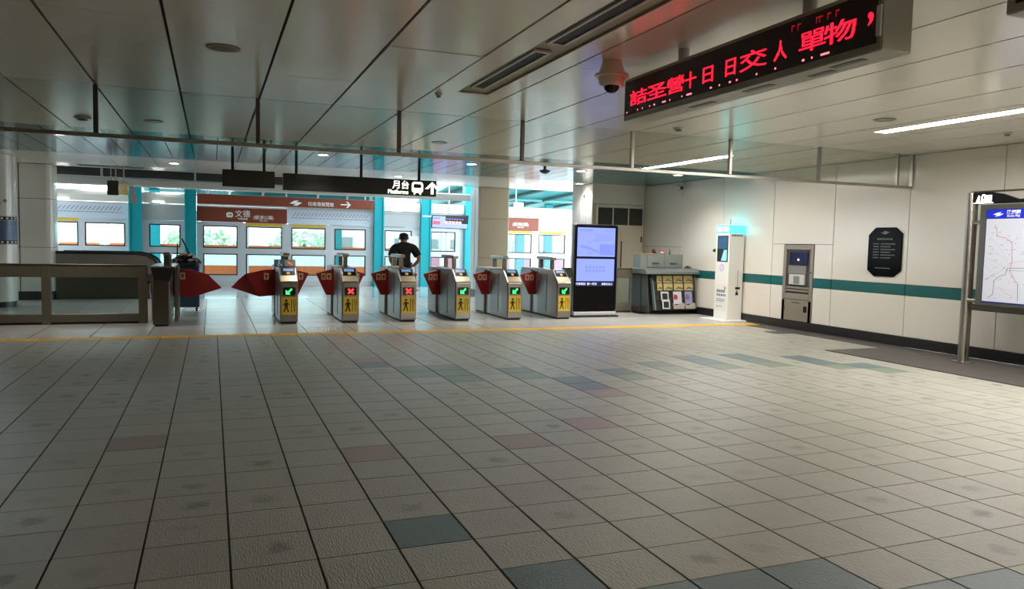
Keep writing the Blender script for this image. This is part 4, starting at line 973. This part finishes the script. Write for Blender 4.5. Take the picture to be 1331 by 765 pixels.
b = MB(); PS2 = Plane((4.10, SY-.0032, 2.60), XP, ZP, .0008); PS2.poly(b, rounded_rect(-.085,.085,.13,.215,.03)); PS2.disc(b, -.075, .065, .014, 8); PS2.disc(b, .075, .065, .014, 8); b.build('train_window', SIGNB, tr)
b = MB(); PS.poly(b, [(.165,.12),(.24,.12),(.295,.185),(.295,.01),(.355,.01),(.355,.185),(.41,.12),(.485,.12),(.325,.275)]); b.build('arrow_pictogram', SIGNLIT, hs)
hb = thing('hanging_sign', (.69, SY, 2.58), 'blank dark hanging sign left of the long platforms sign', 'sign')
MB().box(.20, 1.18, SY, SY+.14, 2.585, 2.915).build('board', mat('sign_blank', (58,55,46), .4), hb, bevel=.008)
for x in (.39, .98): MB().tube((x,SY+.07,2.915),(x,SY+.07,CZ-.001),.03,10).build('hanger', BLACKM, hb)
sm = thing('hanging_sign', (-2.1, 20.3, 2.5), 'small square grey hanging sign with picture panel above the escalator', 'sign')
MB().box(-2.28, -2.04, 20.25, 20.35, 2.52, 2.86).build('board', mat('sign_blank', (58,55,46)), sm, bevel=.006)
MB().prism([(-2.035,20.3,2.54),(-1.86,20.5,2.54),(-1.86,20.53,2.54),(-2.035,20.33,2.54)], (0,0,.25)).build('picture_panel', mat('picture_gold', (206,178,110), .5, var=.35, scale=14), sm)
MB().prism([(-1.80,20.5,2.35),(-1.66,20.5,2.35),(-1.74,20.5,2.74),(-1.82,20.5,2.76)], (0,.03,0)).build('leaflet_panel', mat('picture_pale', (206,196,190), .5, var=.3, scale=14), sm)
for x in (-2.2, -2.1, -1.93): MB().tube((x,20.3,2.86 if x < -2 else 2.79),(x,20.3,CZ-.001),.014,8).build('hanger', STEEL, sm)
MB().tube((-1.93,20.3,2.86),(-1.74,20.5,2.75),.01,6).build('hanger_arm', STEEL, sm)

# ------------------------------------------------------------------ platform edge: screen doors
DY = 26.5
def psd_unit(name, x0, x1, w0, w1, label, leaf=False, lower=None):
    t = thing(name, ((x0+x1)/2, DY, 0), label, 'screen door', 'platform screen door units')
    zt = 2.07
    uz0, uz1, lz0, lz1 = 1.235, 1.955, .35, 1.05
    b = MB()
    b.box(x0, w0, DY, DY+.09, .17, zt).box(w1, x1, DY, DY+.09, .17, zt).box(w0, w1, DY, DY+.09, uz1, zt).box(w0, w1, DY, DY+.09, lz1, uz0).box(w0, w1, DY, DY+.09, .17, lz0)
    b.build('frame', PSDF, t)
    for z0, z1 in ((uz0, uz1), (lz0, lz1)):
        b = MB(); e = .035
        b.box(w0, w0+e, DY-.006, DY+.05, z0, z1).box(w1-e, w1, DY-.006, DY+.05, z0, z1).box(w0+e, w1-e, DY-.006, DY+.05, z0, z0+e).box(w0+e, w1-e, DY-.006, DY+.05, z1-e, z1)
        gk = b.build('gasket', RUBBER, t)
        MB().box(w0+e, w1-e, DY+.02, DY+.032, z0+e, z1-e).build('pane', GLASS, t)
    MB().box(x0, x1, DY-.02, DY+.1, 0, .17).build('sill', LGREY, t)
    if leaf:
        MB().box(w0, w1, DY-.012, DY, 1.975, 2.06).build('yellow_strip', YELLOW, t)
    return t
psd_unit('screen_door_leaf', -4.62, -3.711, -4.52, -3.78, 'screen door leaf with yellow strip beside the cream column', True)
psd_unit('screen_door_panel', -3.709, -2.385, -3.60, -2.50, 'screen door panel above the escalator, left of the first teal pillar')
psd_unit('screen_door_panel', -2.015, -.795, -1.82, -.92, 'screen door panel between the two left teal pillars')
psd_unit('screen_door_panel', -.44, .905, -.25, .79, 'left screen door panel under the brown station name sign')
psd_unit('screen_door_leaf',   .907, 2.335, 1.05, 2.19, 'screen door leaf with yellow strip under the brown station name sign', True)
psd_unit('screen_door_leaf', 2.337, 3.755, 2.49, 3.61, 'screen door leaf with yellow strip under the grey route strip', True)
psd_unit('screen_door_panel', 3.757, 5.235, 3.91, 4.98, 'screen door panel under the right end of the grey route strip')
psd_unit('screen_door_panel', 5.575, 6.895, 5.64, 6.61, 'screen door panel directly behind the man in black')
psd_unit('screen_door_panel', 7.265, 8.525, 7.30, 8.23, 'screen door panel below the hanging platform monitor')
psd_unit('screen_door_leaf', 9.935, 11.375, 10.08, 11.23, 'screen door leaf under the small red-brown sign right of the tan column', True)
psd_unit('screen_door_leaf', 11.377, 12.85, 11.52, 12.63, 'rightmost screen door leaf, left edge of the tall blue screen', True)
psd_unit('screen_door_panel', 8.885, 9.933, 9.0, 9.8, 'screen door panel mostly hidden by the tan column')
hd = [('header', -4.62, -2.385, ROUTE, 2.07, 2.54), ('header', -2.015, -.795, PSDP, 2.08, 2.54), ('header', -.44, 2.34, BROWN, 2.08, 2.545), ('header', 2.342, 5.235, ROUTE, 2.08, 2.56),
      ('header', 5.575, 6.895, PSDP, 2.08, 2.55), ('header', 7.265, 8.525, PSDP, 2.08, 2.55), ('header', 8.90, 11.47, BROWN, 2.07, 2.55), ('header', 11.48, 12.85, ROUTE, 2.07, 2.56)]
hl = ['pale route strip above the doors left of the first teal pillar', 'plain grey header between the two left teal pillars', 'brown station name header with white characters over the platform doors', 'pale route strip header right of the brown station name',
      'plain grey header above the man in black', 'plain grey header behind the hanging platform monitor', 'red-brown header with white characters right of the tan column', 'pale header at the right end beside the tall screen']
hobs = []
for (n, x0, x1, m, z0, z1), lb in zip(hd, hl):
    t = thing('door_header', ((x0+x1)/2, DY-.04, z0), lb, 'sign', 'headers above the platform doors'); hobs.append(t)
    MB().box(x0, x1, DY-.05, DY+.12, z0+.002, z1).build('face_panel', m, t)
    MB().box(x0, x1, DY-.07, DY+.12, z1, z1+.05).build('silver_trim', LGREY, t)
    rn = random.Random(int(x0*10)+99)
    if m is ROUTE:
        P = Plane((x0, DY-.051, z0), XP, ZP, .002); b = MB()
        a = .2
        while a < x1-x0-.2: P.line(b, [(a, .26), (a+.10, .38)], .02); P.disc(b, a-.03, .20, .018, 6); a += .115
        P.rect(b, .15, x1-x0-.15, .195, .207)
        tag(b.build('station_list', PRINTG, t), kind='stuff')
h = hobs[2]
b = MB(); P = Plane((.55, DY-.0515, 2.31), XP, ZP, .002); P.poly(b, rounded_rect(-.1,.1,-.08,.085,.05)); ib = b.build('line_badge', PRINTW, h)
text('19', .12, (.55, DY-.055, 2.268), XP, ZP, BROWN, h, depth=.001, bold=.003)
text('文德', .24, (.95, DY-.053, 2.27), XP, ZP, PRINTW, h, depth=.0015, bold=.0015)
text('WENDE', .085, (.95, DY-.053, 2.165), XP, ZP, PRINTW, h, depth=.0015, bold=.002)
text('(碧湖公園)', .14, (1.60, DY-.053, 2.205), XP, ZP, PRINTW, h, depth=.0015, bold=.0008)
text('Bihu Park', .065, (1.60, DY-.053, 2.13), XP, ZP, PRINTW, h, depth=.0015, bold=.001)
h = hobs[6]
text('(碧湖公園)', .14, (10.75, DY-.053, 2.26), XP, ZP, PRINTW, h, depth=.0015, bold=.0008)
text('Bihu Park', .065, (10.75, DY-.053, 2.18), XP, ZP, PRINTW, h, depth=.0015, bold=.001)
ub = thing('direction_sign', (2.4, DY-.2, 2.64), 'long brown direction sign with white arrow above the station name', 'sign')
MB().box(-.43, 5.20, DY-.28, DY-.18, 2.64, 2.95).build('board', BROWN, ub, bevel=.006)
text('往南港展覽館', .15, (3.42, DY-.282, 2.70), XP, ZP, PRINTW, ub, depth=.001, bold=.0005, sx=.95)
b = MB(); P = Plane((4.25, DY-.2815, 2.77), XP, ZP, .002); P.line(b, [(-.18,0),(.13,0)], .035); P.poly(b, [(.0,.10),(.05,.10),(.16,0),(.05,-.10),(.0,-.10),(.10,0)]); b.build('arrow_pictogram', PRINTW, ub)
b = MB(); P = Plane((2.6, DY-.2815, 2.76), XP, ZP, .002); P.poly(b, [(-.2,-.02),(-.05,.08),(.1,.1),(.02,.05),(.2,.02),(.05,-.08),(-.1,-.08),(.0,-.02)]); b.build('emblem', PRINTW, ub)
for i, x in enumerate((-.1, 2.3, 4.9)): MB().tube((x,DY-.23,2.95),(x,DY-.23,3.75),.025,8).build('hanger', LGREY, ub)
# teal pillars
for x0, x1, lb in ((-2.38,-2.02,'teal steel pillar left of the plain grey door header'), (-.79,-.45,'teal steel pillar at the left end of the brown station name'), (5.24,5.57,'teal steel pillar left of the man in black'),
                   (6.90,7.26,'teal steel pillar right of the man in black'), (8.53,8.88,'teal steel pillar touching the tan column')):
    t = thing('teal_pillar', ((x0+x1)/2, DY-.1, 0), lb, 'pillar', 'teal platform pillars')
    MB().box(x0+.02, x1-.02, DY-.18, DY+.16, 0.0, 5.6).build('shaft', TEALC, t, bevel=.01)
    MB().box(x0, x0+.04, DY-.22, DY+.2, 0, 5.6).box(x1-.04, x1, DY-.22, DY+.2, 0, 5.6).build('flange', TEALC, t)
# rounded housings above the plain panels
for x0, x1, lb in ((-4.62,-2.41,'cream curved housing above the route strip by the column'), (-.43,5.2,'grey housing behind the long brown direction sign'), (-2.0,-.80,'cream curved housing between the left teal pillars'), (5.59,6.88,'cream curved housing above the man in black'), (7.28,8.51,'cream curved housing behind the platform monitor'), (8.9,12.83,'pale housing above the red-brown header')):
    t = thing('door_housing', ((x0+x1)/2, DY+.1, 2.60), lb, 'housing', 'curved housings above the platform doors')
    pr = [(DY-.12,2.615),(DY-.12,2.80),(DY-.08,2.89),(DY+.0,2.94),(DY+.4,2.95),(DY+.4,2.615)]
    MB().prism([(x0,y,z) for y,z in pr], (x1-x0,0,0)).build('cover', PSDH, t)
    if x0 != -.43: MB().box(x0+.3, x0+.62, DY-.14, DY-.121, 2.63, 2.655).build('lamp', TUBEM, t)
# tube lamps over the doors
for x0, x1, lb in ((-3.7,-2.5,'white tube lamp above the doors at far left'), (-1.6,-.9,'white tube lamp between the left teal pillars'), (-.3,.7,'white tube lamp above the left end of the brown sign')):
    t = thing('tube_lamp', ((x0+x1)/2, DY+.1, 3.08), lb, 'ceiling lamp', 'tube lamps over the platform doors')
    MB().tube((x0,DY-.05,3.12),(x1,DY-.05,3.12),.04,10).build('tube', TUBEM, t)
    MB().box(x0,x1,DY-.09,DY+.0,3.165,3.22).build('batten', WHITE, t)
    for x in (x0+.15, x1-.15): MB().tube((x,DY-.05,3.22),(x,DY-.05,3.9),.012,6).build('hanger', LGREY, t)
# white beam at the edge of the hall ceiling, with the dark space behind it
bmn = struct(MB().box(-7.5, 7.29, 21.95, 22.15, 2.84, 3.045).build('trim_1', WHITE, bevel=.03))
for x in (-5, -2.6, -.4, 1.9, 4.2, 6.2): MB().box(x-.025, x+.025, 22.02, 22.08, 3.045, 3.6).build('hanger_bracket', LGREY, bmn)
struct(MB().box(-7.5, 2.4, 22.5, 22.9, 3.1, 3.9).build('shade_trim', DGREY))  # dark grey box standing in for the shaded space under the canopy
struct(MB().box(-7.5, 13, 21.2, 21.35, 3.225, 4.6).build('wall_upper', PSDP))
# platform monitor
tv = thing('platform_monitor', (7.42, 24.5, 2.04), 'hanging monitor with pale blue timetable on the platform', 'screen')
MB().prism([(6.76,24.5,2.05),(8.02,24.5,2.03),(8.10,24.62,2.50),(6.82,24.62,2.48)], (0,.07,0)).build('case', BLACK, tv)
ux = (Vector((8.02,24.5,2.03))-Vector((6.76,24.5,2.05))).normalized(); vx = (Vector((6.82,24.62,2.48))-Vector((6.76,24.5,2.05))).normalized()
def tvp(mb, a0, a1, c0, c1, h):
    n = ux.cross(vx).normalized(); o0 = Vector((6.76,24.5,2.05))
    mb.prism([o0+ux*a+vx*c+n*h for a, c in ((a0,c0),(a1,c0),(a1+.0,c1),(a0,c1))], n*.003); return mb
tvp(MB(), .03, 1.25, .02, .42, .001).build('screen', mat('tv_screen', (90,100,150), .3, emit=(150,165,235), power=.8), tv)
tvp(MB(), .04, .30, .12, .24, .006).build('screen_red_block', mat('tv_red', (200,60,90), .3, emit=(225,70,100), power=.8), tv)
b = MB(); rn = random.Random(6)
for q in range(7): tvp(b, .5+q*.09, .56+q*.09, .31, .35, .006)
for q in range(3): tvp(b, .06+q*.08, .11+q*.08, .32, .37, .006)
b.build('screen_ink', mat('tv_ink', (90,90,160), .3, emit=(84,92,170), power=.7), tv)
b = MB()
for q in range(5): tvp(b, .46+q*.12, .56+q*.12, .17, .26, .006)
b.build('screen_orange', mat('tv_orange', (210,140,130), .3, emit=(222,140,140), power=.8), tv)
MB().tube((7.4,24.64,2.49),(7.4,24.64,3.601),.03,8).build('hanger', LGREY, tv); MB().tube((6.5,24.64,2.42),(6.8,24.64,2.42),.03,8).build('side_arm', LGREY, tv)
cb = thing('carrier_beam', (1.5, DY-.05, 3.9), 'grey carrier beam high over the platform doors', 'beam')
MB().box(-9, 9.2, DY-.13, DY+.03, 3.9, 4.05).build('beam', PSDP, cb)
MB().box(-.5, 5.3, DY-.3, DY-.13, 3.75, 4.05).build('sign_bracket', PSDP, cb)
for x in (-2.2,-.62,5.4,7.08,8.7): MB().box(x-.1, x+.1, DY-.15, DY+.05, 3.88, 4.07).build('clamp', TEALD, cb)
tb = thing('monitor_beam', (7.4, 24.63, 5.0), 'grey cross beam the platform monitor hangs from', 'beam')
MB().box(7.33, 7.47, 21.35, 27.1, 3.6, 3.75).build('beam', PSDP, tb)
MB().box(7.2, 7.6, 21.34, 21.38, 3.45, 3.9).build('end_plate', GREY, tb)
wb = thing('white_board', (5.95, 24.2, 0), 'white freestanding notice board behind the man in black', 'notice board')
MB().box(5.62, 6.26, 24.2, 24.24, .85, 1.75).build('panel', WHITE, wb, bevel=.005)
for x in (5.7, 6.18): MB().box(x-.02, x+.02, 24.2, 24.24, 0, .85).build('leg', GREY, wb)
MB().box(5.6, 6.28, 24.1, 24.34, 0, .03).build('foot', GREY, wb)

# ------------------------------------------------------------------ track, far platform and canopy
struct(MB().box(-30, 40, 26.75, 33.6, -1.6, -1.3).build('floor_track', mat('track_concrete', (150,150,146), .8, var=.15, scale=2)))
for y in (28.3, 29.8, 31.2):
    t = thing('guide_beam', (5, y, -1.3), 'pale concrete guide beam along the track, %s' % {28.3:'nearest the doors',29.8:'in the middle',31.2:'farthest from the doors'}[y], 'rail')
    MB().box(-30, 40, y-.25, y+.25, -1.3, -.6).build('beam', LGREY, t); MB().box(-30, 40, y-.06, y+.06, -.6, -.5).build('running_plate', GREY, t)
struct(MB().box(-30, 40, 33.6, 42, -1.6, 0).build('floor_far_platform', PLATF))
FY = 33.6
for i in range(16):
    x0 = -9.0+i*1.72; x1 = x0+1.62
    t = thing('far_screen_door', ((x0+x1)/2, FY, 0), 'white screen door on the opposite platform seen through the glass', 'screen door', 'far platform screen doors')
    b = MB().box(x0, x0+.12, FY, FY+.09, .0, 2.1).box(x1-.12, x1, FY, FY+.09, 0, 2.1).box(x0+.12, x1-.12, FY, FY+.09, 2.0, 2.1)
    b.build('frame', WHITE, t)
    MB().box(x0+.12, x1-.12, FY, FY+.09, 1.12, 1.26).build('cross_bar', ORANGE if i < 10 else WHITE, t)
    MB().box(x0+.12, x1-.12, FY, FY+.07, .0, .42 if i < 10 else 1.1).build('kick_panel', ORANGE if i < 10 else PINK, t)
    MB().box(x0+.12, x1-.12, FY+.02, FY+.03, 1.26, 2.0).build('pane', GLASS, t)
    if i < 10: MB().box(x0+.12, x1-.12, FY+.02, FY+.03, .42, 1.12).build('pane', GLASS, t)
    MB().box(x0, x1, FY-.02, FY+.12, 2.1, 2.62).build('header', ROUTE if i % 3 else BROWN, t)
for x in (-6.3, -2.1, 5.05, 13.6, 15.04, 19.0):
    t = thing('far_pillar', (x, FY-.1, 0), 'teal pillar on the opposite platform seen through the glass doors', 'pillar', 'teal pillars of the far platform')
    MB().box(x-.2, x+.2, FY-.2, FY-.03, 0, 3.395 if x < 8 else 3.475).build('shaft', TEALC, t, bevel=.01)
    MB().box(x-.24, x+.24, FY-.26, FY-.03, 0, .2).build('base', TEALC, t)
# far canopy: teal fascia with pale struts
fa = thing('far_canopy', (3, 31, 3.0), 'teal canopy with slanting pale struts over the opposite track', 'canopy')
MB().prism([(-2.5, 28.5, 4.0),(-2.5, 34, 3.35),(-2.5, 34, 3.45),(-2.5, 28.5, 4.1)], (9.3,0,0)).build('fascia', TEALD, fa)
for x in (.2, 1.5, 2.9, 4.2, 5.5): MB().tube((x,28.6,3.93),(x+.25,33.9,3.29),.05,8).build('strut', LGREY, fa)
MB().tube((-2.5,33.9,3.28),(6.8,33.9,3.28),.05,8).build('edge_tube', mat('teal_pale', (120,190,190), .4), fa)
fb = thing('far_canopy', (12, 31, 3.0), 'bright teal canopy with dark slanting rafters right of the tan column', 'canopy')
MB().prism([(8.9, 28.5, 3.95),(8.9, 36, 3.25),(8.9, 36, 3.35),(8.9, 28.5, 4.05)], (10.6,0,0)).build('roof_sheet', mat('teal_roof', (70,178,178), .4), fb)
for x in (9.8, 11.3, 12.8, 14.6, 16.4): MB().tube((x,28.6,3.86),(x-1.4,35.8,3.18),.07,8).build('rafter', mat('rafter_dark', (70,104,106), .4), fb)
for y, z in ((28.6,3.85),(31.8,3.55),(35.8,3.17)): MB().tube((8.9,y,z),(19.5,y,z),.07,8).build('purlin', mat('teal_pale', (120,190,190)), fb)
# near canopy over the platform: pale roof on the left
rf = thing('platform_roof', (0, 25, 4.6), 'dim grey roof over the near platform above the doors', 'roof')
MB().prism([(-9, 21.3, 4.5),(-9, 27.2, 5.6),(-9, 27.2, 5.75),(-9, 21.3, 4.65)], (14.2,0,0)).build('roof_sheet', PSDP, rf)
for x in (-7,-4.5,-2.2,-.6,2.4,5.0): MB().box(x-.06, x+.06, 21.4, 27.2, 4.35, 4.5).build('rafter', TEALD, rf)
MB().box(-9, -.46, 27.1, 27.2, 3.16, 5.6).build('fascia', PSDP, rf)
MB().box(-.44, 5.2, 27.1, 27.2, 3.0, 5.6).build('fascia', TEALD, rf)
for x in (.55, 1.6, 3.4, 4.4): MB().tube((x,27.06,2.98),(x+.1,27.0,3.5),.04,8).build('strut', LGREY, rf)
mo = thing('wall_speaker', (9.75, 24.0, 2.75), 'white boxy speaker hanging under the bright teal canopy', 'speaker')
MB().box(9.55, 9.85, 24.0, 24.2, 2.55, 2.98).build('case', WHITE, mo, bevel=.02)
MB().tube((9.6,24.1,2.98),(9.6,24.1,4.0),.02,8).build('hanger', LGREY, mo)
MB().tube((9.1,24.1,2.98),(9.6,24.1,3.04),.02,8).build('bracket_arm', DGREY, mo)
# trees and a pale building beyond the far platform
def tree(x, y, z, rx, rz, label, seed):
    rn = random.Random(seed); t = thing('tree', (x, y, -3), label, 'tree', 'trees beyond the far platform')
    MB().tube((x,y,-3),(x,y,z),.2,8,.1).build('trunk', mat('bark', (90,76,60), .9), t)
    b = MB()
    for q in range(420):
        u = rn.uniform(-1,1); th = rn.uniform(0,2*PI); rr = rn.uniform(.55,1); s_ = math.sqrt(1-u*u)
        c = Vector((x+rx*rr*s_*math.cos(th), y+rx*.7*rr*s_*math.sin(th), z+rz*rr*u)); w = rn.uniform(.12,.26)
        d1 = Vector((rn.uniform(-1,1), rn.uniform(-1,1), rn.uniform(-1,1))).normalized(); d2 = d1.cross(Vector((rn.uniform(-1,1), rn.uniform(-1,1), rn.uniform(-1,1)))).normalized()
        n = len(b.v); b.v += [tuple(c-d1*w), tuple(c-d2*w*.5), tuple(c+d1*w), tuple(c+d2*w*.5)]; b.f.append((n,n+1,n+2,n+3))
    tag(b.build('foliage', mat('leaf_green', (186,206,172), .7, var=.15, scale=2), t), kind='stuff')
for i, (x, lb) in enumerate(((-.6,'pale green bush seen through the glass left of the first gate'), (5.6,'pale green bush seen through the glass under the grey route strip'))):
    tree(x, 50+i, 1.3, 2.2, .8, lb, 20+i)
pw = struct(MB().box(-40, 60, 40.5, 40.7, 0, 1.05).build('wall_far', mat('parapet', (214,212,206), .7)))
struct(MB().box(-40, 60, 42, 90, -3.2, -3.0).build('ground', mat('far_ground', (150,150,140), .9)))
fbld = thing('far_building', (16, 62, -3), 'pale building far beyond the tracks on the right', 'building')
MB().box(8, 26, 62, 70, -3, 9).build('wall', WHITE, fbld)
for r in range(3):
    for c in range(7): MB().box(9.2+c*2.4, 10.6+c*2.4, 61.95, 62, .2+r*2.8, 1.8+r*2.8).build('window', GREY, fbld)
